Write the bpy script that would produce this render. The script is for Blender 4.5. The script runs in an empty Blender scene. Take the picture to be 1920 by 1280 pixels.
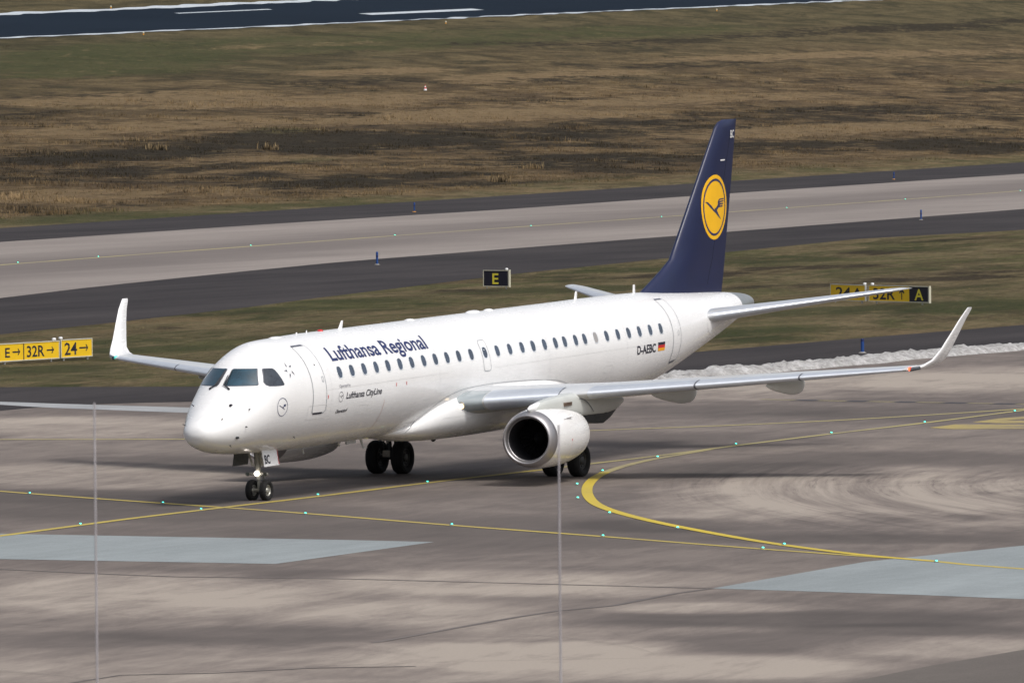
import bpy, bmesh, math, random
import numpy as np
from mathutils import Vector, Matrix, noise

# ------------------------------------------------------------------ camera, sky, sun, exposure
scn = bpy.context.scene
COL = scn.collection
CAM = Vector((-187.712, -100.024, 11.9555))
YAW, PITCH, ROLL = .446837, .0345003, -.0087207
cd = bpy.data.cameras.new('camera'); cam = bpy.data.objects.new('camera', cd); COL.objects.link(cam)
d_ = Vector((math.cos(YAW)*math.cos(PITCH), math.sin(YAW)*math.cos(PITCH), -math.sin(PITCH)))
r_ = d_.cross(Vector((0, 0, 1))).normalized(); u_ = r_.cross(d_)
R_ = math.cos(ROLL)*r_ + math.sin(ROLL)*u_; U_ = -math.sin(ROLL)*r_ + math.cos(ROLL)*u_
m = Matrix((R_, U_, -d_)).transposed().to_4x4(); m.translation = CAM
cam.matrix_world = m
cd.sensor_width = 36; cd.lens = 14167/1920*36; cd.clip_start = 1; cd.clip_end = 9000
scn.camera = cam
cd.dof.use_dof = True; cd.dof.focus_distance = 222; cd.dof.aperture_fstop = 14

SUN_EL, SUN_AZ = math.radians(56), math.radians(-112)      # azimuth measured from +X towards +Y: port side, slightly ahead
w = bpy.data.worlds.new('World'); scn.world = w; w.use_nodes = True
nt = w.node_tree; nt.nodes.clear()
sky = nt.nodes.new('ShaderNodeTexSky'); sky.sky_type = 'NISHITA'; sky.sun_disc = False
sky.sun_elevation = SUN_EL; sky.sun_rotation = math.radians(90) - SUN_AZ
sky.air_density = 1.0; sky.dust_density = 6.0; sky.ozone_density = 1.0; sky.altitude = 90
hs = nt.nodes.new('ShaderNodeHueSaturation'); hs.inputs['Saturation'].default_value = .5
bg = nt.nodes.new('ShaderNodeBackground'); bg.inputs['Strength'].default_value = .135
wo = nt.nodes.new('ShaderNodeOutputWorld')
nt.links.new(sky.outputs[0], hs.inputs['Color']); nt.links.new(hs.outputs[0], bg.inputs[0]); nt.links.new(bg.outputs[0], wo.inputs[0])
sd = bpy.data.lights.new('sun', 'SUN'); sun = bpy.data.objects.new('sun', sd); COL.objects.link(sun)
sd.energy = 1.7; sd.angle = math.radians(13); sd.color = (1, .97, .92)
sv = Vector((math.cos(SUN_EL)*math.cos(SUN_AZ), math.cos(SUN_EL)*math.sin(SUN_AZ), math.sin(SUN_EL)))
sun.rotation_euler = sv.to_track_quat('Z', 'Y').to_euler()
scn.view_settings.view_transform = 'Standard'; scn.view_settings.look = 'None'
scn.view_settings.exposure = 0.10; scn.view_settings.gamma = 1; scn.view_settings.use_curve_mapping = False

# ------------------------------------------------------------------ ground plan (metres, aircraft nose at x=0)
PALE_FAR = [[314.21,183.63],[375.88,193.8],[446.59,203.79],[534.59,219.97],[673.16,242.82]]
PALE_NEAR = [[182.21,109.07],[203.57,114.82],[233.38,121.62],[260.58,127.32],[297.47,132.39],[445.18,152.05]]
SH_NEAR = [[128.36,78.65],[144.26,81.52],[169.39,86.68],[183.13,90.21],[233.26,101.65],[288.18,111.64],[328.36,118.69],[359.53,117.94]]
TAXI_CL = [[250.23,147.49],[275.74,151.88],[302.31,155.9],[337.08,161.45],[372.22,166.48],[409.35,171.59],[451.03,177.86],[495.22,184.46],[546.88,192.54]]
AS_UP = [[72.75,48.7],[73.29,47.55],[75.43,39.7],[82.74,35.74],[95.86,34.88],[109.1,35.18],[113.44,35.74],[119.37,35.56],[131.06,35.38],[150.49,34.72]]
AS_LOW = [[51.58,36.62],[54.44,36.9],[60.34,36.44],[63.02,33.32],[68.09,28.4],[77.16,25.99],[85.4,24.39],[100.09,23.81],[110.88,24.06],[121.3,23.09]]
SNOW = [[82.11,24.85],[85.84,24.8],[91.16,24.29],[100.09,23.81],[106.92,23.91],[110.59,23.94],[118.3,23.4],[121.3,23.09],[125.37,22.68]]
BLUE_L = [[-12.78,7.2],[-12.16,-0.39],[-12.17,-1.15],[-11.83,-10.75],[-11.91,-13.49],[-21.12,-13.62],[-21.59,-6.04],[-22.19,1.44]]
BLUE_R = [[-25.98,-27.68],[-15.86,-27.31],[-8.16,-28.74],[4.07,-30.97],[-28.61,-42.73],[-27.13,-36.27],[-26.5,-33.09]]
BLUE_F = [[63.85,51.68],[61.45,41.56],[60.2,37.96],[58.39,31.24],[56.62,24.81],[52.53,22.72],[54.4,29.11],[56.92,36.13],[59.36,40.37],[62.12,50.64]]
LINE_A = [[-13.87,-1.19],[-13.12,-1.26],[-8.23,-0.96],[-4.41,-0.76],[0.57,-0.76],[7.91,-0.75],[14.14,-0.53],[21.65,-0.66],[25.37,-0.57],[30.24,-0.62],[37.29,-0.25],[45.61,-0.08],[53.7,-0.12],[62.82,0.2],[65.76,0.36]]
LINE_B = [[6.69,10.47],[6.19,9.65],[3.62,5.11],[1.27,0.58],[-1.23,-4.2],[-5.21,-10.72],[-7.5,-14.96],[-8.78,-17.26],[-10.31,-19.84],[-12.07,-22.89],[-13.67,-25.97],[-15.07,-28.76],[-16.22,-30.18],[-17.14,-31.89],[-17.54,-32.6]]
LINE_C = [[34.63,-0.51],[29.69,-1.15],[27.55,-1.48],[24.3,-2.2],[20.92,-3.17],[17.89,-4.22],[14.87,-5.44],[12.18,-6.62],[9.1,-8.09],[5.91,-9.75],[3.69,-11.08],[1.57,-12.52],[-1.11,-14.51],[-3.85,-16.75],[-7.98,-20.37],[-10.73,-23.02],[-13.74,-26.42],[-15.16,-28.8]]
LINE_D = [[34.45,26.02],[36.34,19.49],[38.59,13.6]]
LINE_E = [[44.63,9.32],[45.77,8.8],[49.71,6.12],[54.49,3.67],[61.23,1.62],[65.96,0.44]]
LINE_F = [[70.06,13.24],[69.82,11.73],[69.68,10.74],[69.51,9.53],[69.37,8.59],[69.27,7.49],[69.13,6.56],[69.04,5.46],[68.87,4.43],[68.77,3.38],[68.68,2.44],[68.56,1.47]]
PATCH_1 = [[50.54,-1.6],[53.12,-1.52],[53.67,-4.23],[50.74,-5.39],[49.7,-2.83]]
PATCH_2 = [[54.76,-1.49],[57.68,-1.3],[60.13,-1.67],[58.19,-2.44],[56.41,-2.05],[56.29,-3.19],[54.78,-3.79],[54.31,-2.79]]
JOINT = [[[-24.98,-7.65],[-26.3,-13.24],[-25.61,-17.74],[-25.85,-23.9],[-25.98,-27.68]],[[-43.97,-27.81],[-37.43,-27.46],[-34.31,-27.33],[-32.05,-27.92],[-27.38,-27.54],[-25.98,-27.68]],[[-55.87,-26.87],[-52.72,-26.88],[-52.39,-28.64],[-49.6,-30.31],[-49.47,-31.54]],[[-55.87,-26.87],[-53.91,-26.77],[-52.72,-26.88]]]
PATCH_DARK = [[-60.6,-41.68],[-51.01,-41.5],[-45.75,-41.4],[-40.66,-41.63],[-24.33,-42.48],[-65.52,-56.97],[-69.62,-45.81]]
L_TAXI = [[254.95,148.8],[270.56,151.21],[303.11,156.32],[337.08,161.45],[371.2,166.0],[408.2,171.06],[449.72,177.29],[493.73,183.84],[543.51,191.62]]
L_A = [[-8.01,-0.86],[-0.68,-0.68],[6.85,-0.51],[14.01,-0.52]]
L_B = [[5.17,8.09],[1.85,1.89],[-1.68,-4.48],[-5.21,-10.72],[-8.51,-16.74],[-11.97,-22.83],[-15.51,-29.05]]
L_C = [[62.71,0.13],[53.81,-0.08],[45.75,-0.02],[37.79,-0.04],[29.48,-1.01],[21.32,-2.88],[14.21,-5.35],[7.51,-8.51],[1.03,-12.51],[-4.72,-17.17],[-10.4,-22.74]]
BLUE_M = [[253.64,121.18],[432.61,207.01],[397.02,142.12],[114.46,27.9],[628.97,241.57]]
CONE = [[946.26,459.0]]
RL = [[1098.63,594.68],[1298.37,627.42],[1547.88,673.76],[1207.12,660.95]]
SIGN_L1 = [[93.95,59.3],[98.36,58.76]]
SIGN_L2 = [[98.65,58.85],[100.91,58.54]]
SIGN_E = [[203.84,89.4],[203.55,87.63]]
SIGN_R1 = [[182.79,58.66],[180.9,55.84]]
SIGN_R2 = [[180.93,55.66],[178.86,51.37]]
RM1 = [[1302.71,649.96],[1392.77,663.67]]
RM2 = [[1211.97,650.63],[1277.07,657.86]]
SKID = [[28.76,-12.87],[19.81,-15.11],[10.54,-18.65],[4.09,-21.69],[-0.66,-25.47]]
SKID2 = [[34.78,-3.63],[23.7,-6.65],[14.0,-10.76],[5.66,-16.24],[-2.69,-22.93],[-7.19,-27.77]]
TUFT = [[646.52,332.92],[623.47,336.68],[626.47,287.08],[569.77,264.4],[441.74,248.1],[650.47,354.25],[444.64,255.53]]
BLOBS = [[-43.2,-22.9,2.9,-8.4,14.2,7.5,0.24],[-43.3,-34.4,2.6,-7.5,9.5,4.3,0.18],[-51.2,-29.0,3.2,-9.3,3.7,1.9,0.2],[-23.4,-24.6,1.0,-2.9,2.8,1.3,0.3],[-0.2,-5.8,3.9,-13.0,14.1,7.1,-0.12],[43.7,27.2,1.3,-4.8,8.0,4.4,0.55],[46.9,31.3,0.6,-2.3,4.5,2.5,0.2],[15.3,11.4,1.5,-5.3,7.2,4.0,0.5],[23.9,13.8,0.9,-3.3,2.4,1.3,-0.3],[4.2,7.5,1.4,-4.6,3.5,2.0,-0.35],[-1.9,-0.1,1.8,-5.8,4.6,2.5,-0.25],[-8.2,-13.0,2.1,-6.8,7.4,3.6,-0.2],[32.6,10.6,1.4,-5.1,3.2,1.6,-0.1],[-31.4,-15.2,1.3,-4.0,6.3,3.4,0.6],[-45.5,-20.9,1.1,-3.3,2.5,1.4,-0.3],[-42.6,-24.6,1.4,-4.2,2.2,1.2,-0.4],[-51.3,-26.6,0.9,-2.7,1.8,0.9,-0.15],[-31.9,-19.8,1.2,-3.6,3.6,1.8,0.3],[-25.5,-21.4,1.3,-4.0,4.2,2.0,0.55],[-24.0,-16.6,0.7,-2.0,1.4,0.7,-0.3],[-35.7,-24.7,1.0,-3.0,3.1,1.5,0.45],[-28.3,-24.8,1.0,-3.1,2.0,0.9,0.35],[-21.7,-23.6,0.8,-2.5,2.9,1.3,-0.1],[-46.4,-32.1,1.2,-3.4,3.4,1.6,0.5],[-51.1,-31.4,0.7,-2.1,1.5,0.7,-0.25],[-32.1,-30.2,0.7,-2.1,1.9,0.8,0.65],[-34.5,-33.6,1.6,-4.7,2.4,1.0,-0.5],[-37.2,-30.7,0.8,-2.2,1.2,0.5,-0.2],[-41.2,-35.9,0.9,-2.7,2.8,1.2,-0.35],[-36.7,-37.1,1.0,-2.8,1.8,0.7,-0.45],[-47.5,-37.5,1.1,-3.3,2.8,1.2,0.55],[-41.4,-40.0,0.9,-2.7,2.7,1.1,0.35],[-43.0,-33.0,0.5,-1.5,1.9,0.9,0.3],[15.2,-14.7,1.5,-4.9,11.9,5.0,0.6],[9.1,-13.9,1.1,-3.8,11.3,4.9,0.45],[0.2,-15.9,0.7,-2.2,5.0,2.3,0.25],[7.2,-21.2,0.9,-2.8,9.7,3.9,0.35],[-3.5,-16.3,0.8,-2.8,3.1,1.4,-0.35],[-7.4,-23.4,1.3,-4.0,2.1,0.9,-0.35],[23.7,-6.7,1.1,-3.8,4.1,1.8,-0.45],[31.0,-8.9,1.4,-4.9,4.3,1.8,-0.3],[85.7,18.4,2.4,-10.4,9.6,4.2,0.6],[73.2,17.4,1.2,-5.0,5.3,2.4,0.4],[84.8,11.2,1.0,-4.1,7.6,3.1,0.4],[60.8,2.5,1.4,-5.6,5.5,2.3,-0.3],[60.9,10.8,1.2,-4.9,4.8,2.1,-0.25],[40.4,2.6,1.4,-5.2,5.4,2.4,-0.2],[79.4,12.3,0.6,-2.4,2.3,1.0,-0.35],[95.1,13.1,1.0,-4.2,7.1,2.8,0.45],[23.0,7.3,1.4,-4.9,4.7,2.4,-0.25],[-38.0,-18.1,0.8,-2.3,1.5,0.8,0.2],[-28.9,-11.0,0.2,-0.8,5.1,2.9,0.1],[-35.6,-19.8,0.4,-1.1,2.8,1.5,0.15]]
HEATH_DARK = [[602.2,328.1,40.4,3.1,26.4,14.3,1],[570.6,320.7,20.2,1.4,16.2,9.0,1],[692.5,352.5,48.8,4.6,42.6,21.9,1],[723.5,349.0,38.6,3.8,34.0,16.7,1],[668.2,333.9,27.3,2.4,29.6,15.0,0.9],[541.8,296.7,23.4,1.4,21.3,11.6,0.8],[548.9,283.9,10.0,0.6,12.9,6.7,0.8],[955.8,478.5,51.1,6.6,20.1,10.2,0.6],[795.5,401.9,26.3,2.9,18.4,9.4,0.5],[728.2,412.3,16.7,1.7,16.2,9.1,0.5],[533.4,266.9,28.2,1.5,20.3,10.3,0.9],[574.7,278.4,40.6,2.7,15.8,7.8,0.8],[558.5,261.2,16.8,1.0,15.8,7.6,0.8],[427.7,239.2,19.0,0.3,10.6,5.8,0.5],[581.8,304.5,18.3,1.3,15.2,8.0,0.7],[676.2,303.2,41.2,3.6,32.1,15.0,0.8],[777.6,353.9,36.6,3.9,29.5,13.9,0.8],[731.5,311.1,33.3,3.2,25.0,11.2,0.6],[805.6,330.0,56.4,6.1,27.2,11.8,0.8],[857.8,330.9,40.4,4.6,35.6,14.7,1],[849.8,318.2,29.1,3.2,36.2,14.6,0.9],[850.9,380.3,51.5,6.0,15.7,7.3,0.7],[854.9,369.7,58.3,6.7,16.2,7.3,0.6],[1023.3,414.0,75.8,10.0,25.1,10.7,0.7],[1039.1,405.6,65.1,8.6,22.9,9.4,0.7],[1470.1,617.4,110.2,17.1,31.5,13.6,0.6],[1600.4,641.1,127.2,20.1,34.3,14.2,0.8],[1708.0,663.9,70.4,11.3,32.3,13.0,0.6],[1304.2,583.4,99.3,14.8,18.9,8.6,0.5],[1202.9,525.2,85.2,12.3,18.8,8.4,0.6],[1061.2,485.0,42.1,5.7,22.8,10.7,0.5],[1216.9,468.4,48.5,7.0,25.1,10.2,0.7],[1249.7,583.1,68.3,10.0,17.8,8.4,0.4],[1202.4,490.0,82.5,11.9,20.2,8.6,0.4],[825.3,453.5,43.1,5.0,13.1,7.2,0.35],[933.7,433.1,55.6,7.0,15.9,7.6,0.4],[233.5,89.5,5.0,-2.4,8.0,3.6,0.9],[252.4,88.7,8.2,-3.8,6.2,2.7,0.8],[290.5,101.1,4.2,-1.8,7.3,3.1,0.7],[227.5,71.1,5.9,-3.0,6.6,2.7,0.9],[239.2,72.5,4.3,-2.1,5.8,2.3,0.7],[210.4,73.1,6.6,-3.5,5.1,2.2,0.7],[139.1,74.6,0.7,-0.4,2.1,1.1,0.8],[325.4,109.4,6.3,-2.5,8.4,3.4,0.5],[86.1,52.5,1.2,-0.8,2.0,1.1,0.5],[199.7,88.3,3.1,-1.6,3.9,1.9,0.5]]
HEATH_STRAW = [[817.4,444.7,69.0,8.0,28.5,15.5,0.8],[861.1,435.3,86.4,10.3,28.6,14.6,0.8],[834.9,399.4,77.1,8.9,34.4,16.8,1],[678.8,377.5,38.4,3.6,23.8,13.1,0.7],[1016.9,504.1,49.2,6.6,18.2,9.1,0.9],[1024.6,484.6,39.4,5.3,21.8,10.5,0.8],[1082.5,498.3,72.5,10.0,25.7,12.1,0.8],[1321.8,553.2,143.9,21.5,23.7,10.3,0.8],[1432.6,567.6,113.9,17.5,26.0,10.7,0.7],[1006.0,436.8,115.5,15.2,29.2,13.1,0.8],[916.1,368.6,97.6,11.9,29.8,12.6,1],[851.7,354.2,59.7,6.8,22.2,9.7,0.8],[886.6,401.4,45.4,5.5,21.2,9.9,0.8],[454.7,257.6,19.1,0.6,21.9,12.2,0.9],[736.3,388.2,39.3,4.1,21.4,11.3,0.7],[1052.4,405.9,40.7,5.4,20.0,8.2,0.8],[605.9,313.6,48.2,3.7,13.7,7.1,0.5],[630.2,296.0,35.2,2.8,14.9,7.2,0.5],[484.2,259.3,27.1,1.1,13.4,7.1,0.5],[1116.1,570.0,74.8,10.5,13.0,6.7,0.4],[130.0,77.8,4.1,-2.4,4.1,2.3,0.6],[149.4,80.3,6.1,-3.5,4.6,2.4,0.6],[218.4,96.7,5.9,-2.8,5.4,2.6,0.6],[251.1,101.1,6.6,-3.0,6.3,2.9,0.5],[192.0,64.4,9.7,-5.3,7.4,3.2,0.4],[342.7,116.5,8.9,-3.3,9.0,3.7,0.5],[79.5,44.9,5.8,-4.1,2.9,1.6,0.4],[120.3,37.3,4.7,-3.1,3.1,1.4,0.6],[140.2,36.6,5.1,-3.3,3.4,1.4,0.6],[414.2,209.5,37.6,-7.5,12.0,6.2,0.4],[553.2,242.7,35.3,-2.6,13.6,6.3,0.5]]
HEATH_GREEN = [[974.6,535.0,82.2,10.8,83.9,45.8,0.8],[1150.8,577.1,172.0,24.5,59.0,29.8,0.6],[1328.5,607.5,174.9,26.3,43.2,20.1,0.6],[896.7,500.5,34.8,4.3,17.8,9.9,0.8],[617.3,311.6,11.6,0.9,12.1,6.2,0.7],[724.0,371.9,17.6,1.8,13.0,6.7,0.5],[398.0,220.2,23.8,-0.9,14.6,8.0,0.8],[461.6,231.5,28.2,-0.6,10.9,5.6,0.6],[1267.4,487.7,55.5,8.1,21.9,8.9,0.4],[200.3,84.5,8.2,-4.2,7.9,3.8,0.9],[182.8,85.9,5.4,-2.8,7.3,3.6,0.8],[267.5,99.0,7.4,-3.3,9.3,4.1,0.9],[169.7,52.7,5.3,-3.1,6.6,2.8,1],[176.5,49.2,6.6,-3.9,10.2,4.2,1],[247.6,97.6,4.5,-2.0,8.6,3.9,0.8],[90.2,54.6,3.7,-2.5,5.2,2.9,0.9],[159.2,82.8,3.5,-1.9,4.8,2.5,0.8],[112.0,61.2,5.3,-3.4,4.8,2.6,0.8],[168.2,83.0,3.3,-1.8,4.2,2.2,0.7],[293.6,100.4,7.6,-3.2,7.4,3.1,0.8],[140.4,43.5,5.1,-3.3,5.6,2.4,0.6],[120.8,68.7,2.9,-1.8,3.2,1.8,0.6]]
P0 = np.array([362.83, 211.09]); TD = np.array([.98372, .17972]); ND = np.array([-.17972, .98372])
TA = math.atan2(TD[1], TD[0])
def hill(x, y):
    u = (x-P0[0])*TD[0]+(y-P0[1])*TD[1]; dd = (x-P0[0])*ND[0]+(y-P0[1])*ND[1]
    return max(0, min(dd, 600))/250*(7.8+.0176*min(max(u, 0), 3200))
def uv2xy(u, d): return P0[0]+TD[0]*u+ND[0]*d, P0[1]+TD[1]*u+ND[1]*d

# ------------------------------------------------------------------ helpers
def tag(o, label=None, cat=None, group=None, kind=None):
    if label: o['label'] = label
    if cat: o['category'] = cat
    if group: o['group'] = group
    if kind: o['kind'] = kind
    return o
def empty(name, loc, rz=0):
    o = bpy.data.objects.new(name, None); COL.objects.link(o); o.location = loc; o.rotation_euler = (0, 0, rz); o.empty_display_size = .2
    return o
def mk(name, V, F, mats, parent=None, smooth=True, off=(0, 0, 0), fm=None, loc=None, sharp=35):
    me = bpy.data.meshes.new(name)
    ox, oy, oz = off
    me.from_pydata([(float(v[0])-ox, float(v[1])-oy, float(v[2])-oz) for v in V], [], F)
    if not isinstance(mats, (list, tuple)): mats = [mats]
    for mm in mats: me.materials.append(mm)
    if fm: me.polygons.foreach_set('material_index', fm)
    me.polygons.foreach_set('use_smooth', [smooth]*len(me.polygons))
    me.update()
    if smooth and sharp:
        try: me.set_sharp_from_angle(angle=math.radians(sharp))
        except Exception: pass
    o = bpy.data.objects.new(name, me); COL.objects.link(o)
    if parent: o.parent = parent
    if loc is not None: o.location = loc
    return o
def fixn(o):
    bm = bmesh.new(); bm.from_mesh(o.data); bmesh.ops.recalc_face_normals(bm, faces=bm.faces); bm.to_mesh(o.data); bm.free(); return o
class MB:
    def __init__(s): s.V = []; s.F = []; s.M = []
    def add(s, V, F, mi=0):
        n = len(s.V); s.V += [tuple(v) for v in V]; s.F += [tuple(i+n for i in f) for f in F]; s.M += [mi]*len(F); return s
    def box(s, a, b, mi=0, rz=0, c=None):
        x0, y0, z0 = a; x1, y1, z1 = b
        V = [(x, y, z) for z in (z0, z1) for x, y in ((x0, y0), (x1, y0), (x1, y1), (x0, y1))]
        return s.add(V, [(3, 2, 1, 0), (4, 5, 6, 7), (0, 1, 5, 4), (1, 2, 6, 5), (2, 3, 7, 6), (3, 0, 4, 7)], mi)
    def loft(s, rings, closed=True, cap=True, mi=0):
        n = len(rings[0]); V = [p for r in rings for p in r]; F = []
        for i in range(len(rings)-1):
            for j in range(n if closed else n-1):
                k = (j+1) % n; F.append((i*n+j, i*n+k, (i+1)*n+k, (i+1)*n+j))
        if cap and closed:
            F.append(tuple(reversed(range(n)))); F.append(tuple((len(rings)-1)*n+j for j in range(n)))
        return s.add(V, F, mi)
    def tube(s, pts, rad, n=10, mi=0, cap=True):
        pts = [Vector(p) for p in pts]; rs = rad if isinstance(rad, (list, tuple)) else [rad]*len(pts); rings = []
        for i, p in enumerate(pts):
            t = (pts[min(i+1, len(pts)-1)]-pts[max(i-1, 0)]).normalized()
            a = t.cross(Vector((0, 0, 1)))
            if a.length < .05: a = t.cross(Vector((1, 0, 0)))
            a.normalize(); b = t.cross(a)
            rings.append([p+(a*math.cos(2*math.pi*k/n)+b*math.sin(2*math.pi*k/n))*rs[i] for k in range(n)])
        return s.loft(rings, cap=cap, mi=mi)
    def lathe(s, prof, o, ax, n=32, mi=0):   # prof: (along, radius)
        o = Vector(o); ax = Vector(ax).normalized(); a = ax.cross(Vector((0, 0, 1)))
        if a.length < .05: a = ax.cross(Vector((1, 0, 0)))
        a.normalize(); b = ax.cross(a)
        rings = [[o+ax*x+(a*math.cos(2*math.pi*k/n)+b*math.sin(2*math.pi*k/n))*r for k in range(n)] for x, r in prof]
        return s.loft(rings, cap=False, mi=mi)
    def mk(s, name, mats, parent=None, smooth=True, off=(0, 0, 0), sharp=35, loc=None):
        return fixn(mk(name, s.V, s.F, mats, parent, smooth, off, s.M, loc, sharp))

# ------------------------------------------------------------------ materials
def nmat(name):
    mt = bpy.data.materials.new(name); mt.use_nodes = True
    return mt, mt.node_tree, mt.node_tree.nodes['Principled BSDF']
def N(t, k, **kw):
    n = t.nodes.new(k)
    for a, b in kw.items(): setattr(n, a, b)
    return n
def noise_fac(t, scale, detail=4, rough=.55, lo=.35, hi=.65, vec=None, dist=0):
    n = N(t, 'ShaderNodeTexNoise'); n.inputs['Scale'].default_value = scale; n.inputs['Detail'].default_value = detail
    n.inputs['Roughness'].default_value = rough; n.inputs['Distortion'].default_value = dist
    if vec is not None: t.links.new(vec, n.inputs['Vector'])
    r = N(t, 'ShaderNodeMapRange'); r.inputs['From Min'].default_value = lo; r.inputs['From Max'].default_value = hi
    r.clamp = True
    t.links.new(n.outputs['Fac'], r.inputs['Value']); return r.outputs[0]
def mixc(t, f, a, b, mode='MIX'):
    n = N(t, 'ShaderNodeMix', data_type='RGBA', blend_type=mode)
    for s, v in ((n.inputs['Factor'], f), (n.inputs[6], a), (n.inputs[7], b)):
        if hasattr(v, 'is_linked') or hasattr(v, 'links'): t.links.new(v, s)
        elif isinstance(v, (int, float)): s.default_value = v
        else: s.default_value = (*v, 1)
    return n.outputs[2]
def mth(t, op, a, b=0.0, clamp=False):
    n = N(t, 'ShaderNodeMath', operation=op, use_clamp=clamp)
    for i, v in ((0, a), (1, b)):
        if isinstance(v, (int, float)): n.inputs[i].default_value = v
        else: t.links.new(v, n.inputs[i])
    return n.outputs[0]
def wpos(t, scale=(1, 1, 1), rot=0):
    g = N(t, 'ShaderNodeNewGeometry'); mp = N(t, 'ShaderNodeMapping'); mp.inputs['Scale'].default_value = scale; mp.inputs['Rotation'].default_value = (0, 0, rot)
    t.links.new(g.outputs['Position'], mp.inputs['Vector']); return mp.outputs[0]
def wposr(t, scale, ang):
    m = N(t, 'ShaderNodeMapping'); t.links.new(wpos(t, (1, 1, 1), -ang), m.inputs['Vector']); m.inputs['Scale'].default_value = scale; return m.outputs[0]
def bump(t, bs, h, strength, dist=.02):
    b = N(t, 'ShaderNodeBump'); b.inputs['Strength'].default_value = strength; b.inputs['Distance'].default_value = dist
    t.links.new(h, b.inputs['Height']); t.links.new(b.outputs[0], bs.inputs['Normal'])
def plain(name, c, rough=.5, metal=0, coat=0, var=.08, vs=3, emit=None, es=0):
    mt, t, b = nmat(name)
    f = noise_fac(t, vs, 5, .6, .3, .7, wpos(t))
    t.links.new(mixc(t, f, tuple(x*(1-var) for x in c), tuple(min(1, x*(1+var)) for x in c)), b.inputs['Base Color'])
    b.inputs['Roughness'].default_value = rough; b.inputs['Metallic'].default_value = metal; b.inputs['Coat Weight'].default_value = coat
    b.inputs['Coat Roughness'].default_value = .08
    if emit: b.inputs['Emission Color'].default_value = (*emit, 1); b.inputs['Emission Strength'].default_value = es
    return mt
M = {}
M['white'] = plain('white aircraft paint', (.785, .79, .795), .30, 0, .4, .03, .7)
t = M['white'].node_tree; b = t.nodes['Principled BSDF']; src = b.inputs['Base Color'].links[0].from_socket
gr1 = noise_fac(t, .9, 8, .75, .5, .8, wpos(t, (.9, 1, 6))); gr2 = noise_fac(t, 2.5, 6, .7, .5, .85, wpos(t, (3.5, .4, .35)))
c = mixc(t, mth(t, 'MULTIPLY', gr1, .11), src, (.56, .55, .52)); c = mixc(t, mth(t, 'MULTIPLY', gr2, .09), c, (.52, .50, .46))
t.links.new(c, b.inputs['Base Color']); t.links.new(mth(t, 'ADD', mth(t, 'MULTIPLY', gr1, .12), .26), b.inputs['Roughness'])
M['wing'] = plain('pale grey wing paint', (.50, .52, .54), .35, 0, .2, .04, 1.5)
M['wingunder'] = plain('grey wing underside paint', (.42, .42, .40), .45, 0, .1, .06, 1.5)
M['fairing'] = plain('pale grey green fairing paint', (.50, .52, .50), .35, 0, .3, .04, 2)
M['metal'] = plain('polished leading edge metal', (.56, .60, .66), .34, .45, 0, .05, 4)
M['lip'] = plain('brushed intake lip metal', (.40, .39, .40), .46, .9, 0, .06, 4)
M['duct'] = plain('grey intake duct', (.022, .022, .026), .5, 0, 0, .1, 4)
M['dark'] = plain('dark intake', (.002, .002, .003), .95, 0, 0, .1, 4)
M['titan'] = plain('brown heat stained nozzle metal', (.22, .16, .12), .45, .8, 0, .2, 5)
M['blue'] = plain('dark blue tail paint', (.004, .009, .048), .42, 0, .1, .10, .9)
M['navy'] = plain('navy lettering', (.012, .022, .10), .4, 0, .2, .05, 3)
M['black'] = plain('black lettering', (.015, .015, .03), .5, 0, 0, .05, 3)
M['yellow'] = plain('warm yellow emblem paint', (.88, .48, .006), .4, 0, .3, .04, 2)
M['line'] = plain('grey door outline', (.30, .32, .34), .5)
M['hair'] = plain('pale grey panel seam', (.64, .64, .64), .5)
M['gap'] = plain('dark door gap', (.09, .10, .13), .5)
M['greytxt'] = plain('grey small lettering', (.30, .30, .33), .5)
M['winframe'] = plain('window surround', (.58, .62, .66), .3)
M['pink'] = plain('faded pink stripe', (.58, .44, .40), .5)
M['shade'] = plain('drawn window shade', (.30, .29, .29), .4)
M['glass'] = plain('cabin window glass', (.040, .058, .092), .12, 0, .5, .3, 3)
M['cockpit'] = plain('cockpit glass', (.012, .045, .070), .04, 0, 1, .5, 1.6)
M['cockpit2'] = plain('cockpit side glass', (.030, .038, .050), .10, 0, .6, .3, 6)
M['red'] = plain('red paint', (.55, .02, .02), .4)
M['gold'] = plain('flag gold', (.85, .38, .01), .4)
M['tyre'] = plain('black tyre rubber', (.006, .006, .007), .85, 0, 0, .2, 8)
M['rim'] = plain('pale wheel rim', (.34, .34, .31), .4, .4, 0, .1, 8)
M['rimdark'] = plain('dark main wheel rim', (.06, .06, .06), .5, .3, 0, .2, 8)  # main wheel rims, darker than the nose wheel rims
M['strut'] = plain('landing gear metal', (.30, .29, .26), .35, .6, 0, .2, 8)
M['gearwhite'] = plain('gear white paint', (.30, .30, .27), .4, 0, 0, .15, 8)
M['geardark'] = plain('dark gear metal and shaded door', (.05, .055, .06), .5, .5, 0, .3, 8)
M['cone'] = plain('bare metal tail cone', (.34, .36, .37), .38, .55, 0, .1, 3)
M['chrome'] = plain('wiper metal', (.03, .03, .035), .5)
M['lamp'] = plain('lit landing lamp', (1, .9, .75), .3, emit=(1, .74, .42), es=4.5)
M['lampw'] = plain('lit taxi lamp', (1, .95, .9), .3, emit=(1, .90, .82), es=5)
M['navred'] = plain('lit red navigation lamp', (1, .1, .05), .3, emit=(1, .10, .03), es=3)
M['navgreen'] = plain('green navigation lamp', (.1, .7, .6), .3, emit=(.1, .9, .7), es=.15)
M['cover'] = plain('lamp cover', (.30, .34, .36), .12, 0, .8)
M['green'] = plain('lit green taxiway lamp', (.1, .9, .7), .3, emit=(.08, 1, .72), es=1.6)
M['lens'] = plain('pale lamp housing', (.16, .18, .17), .5)
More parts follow.
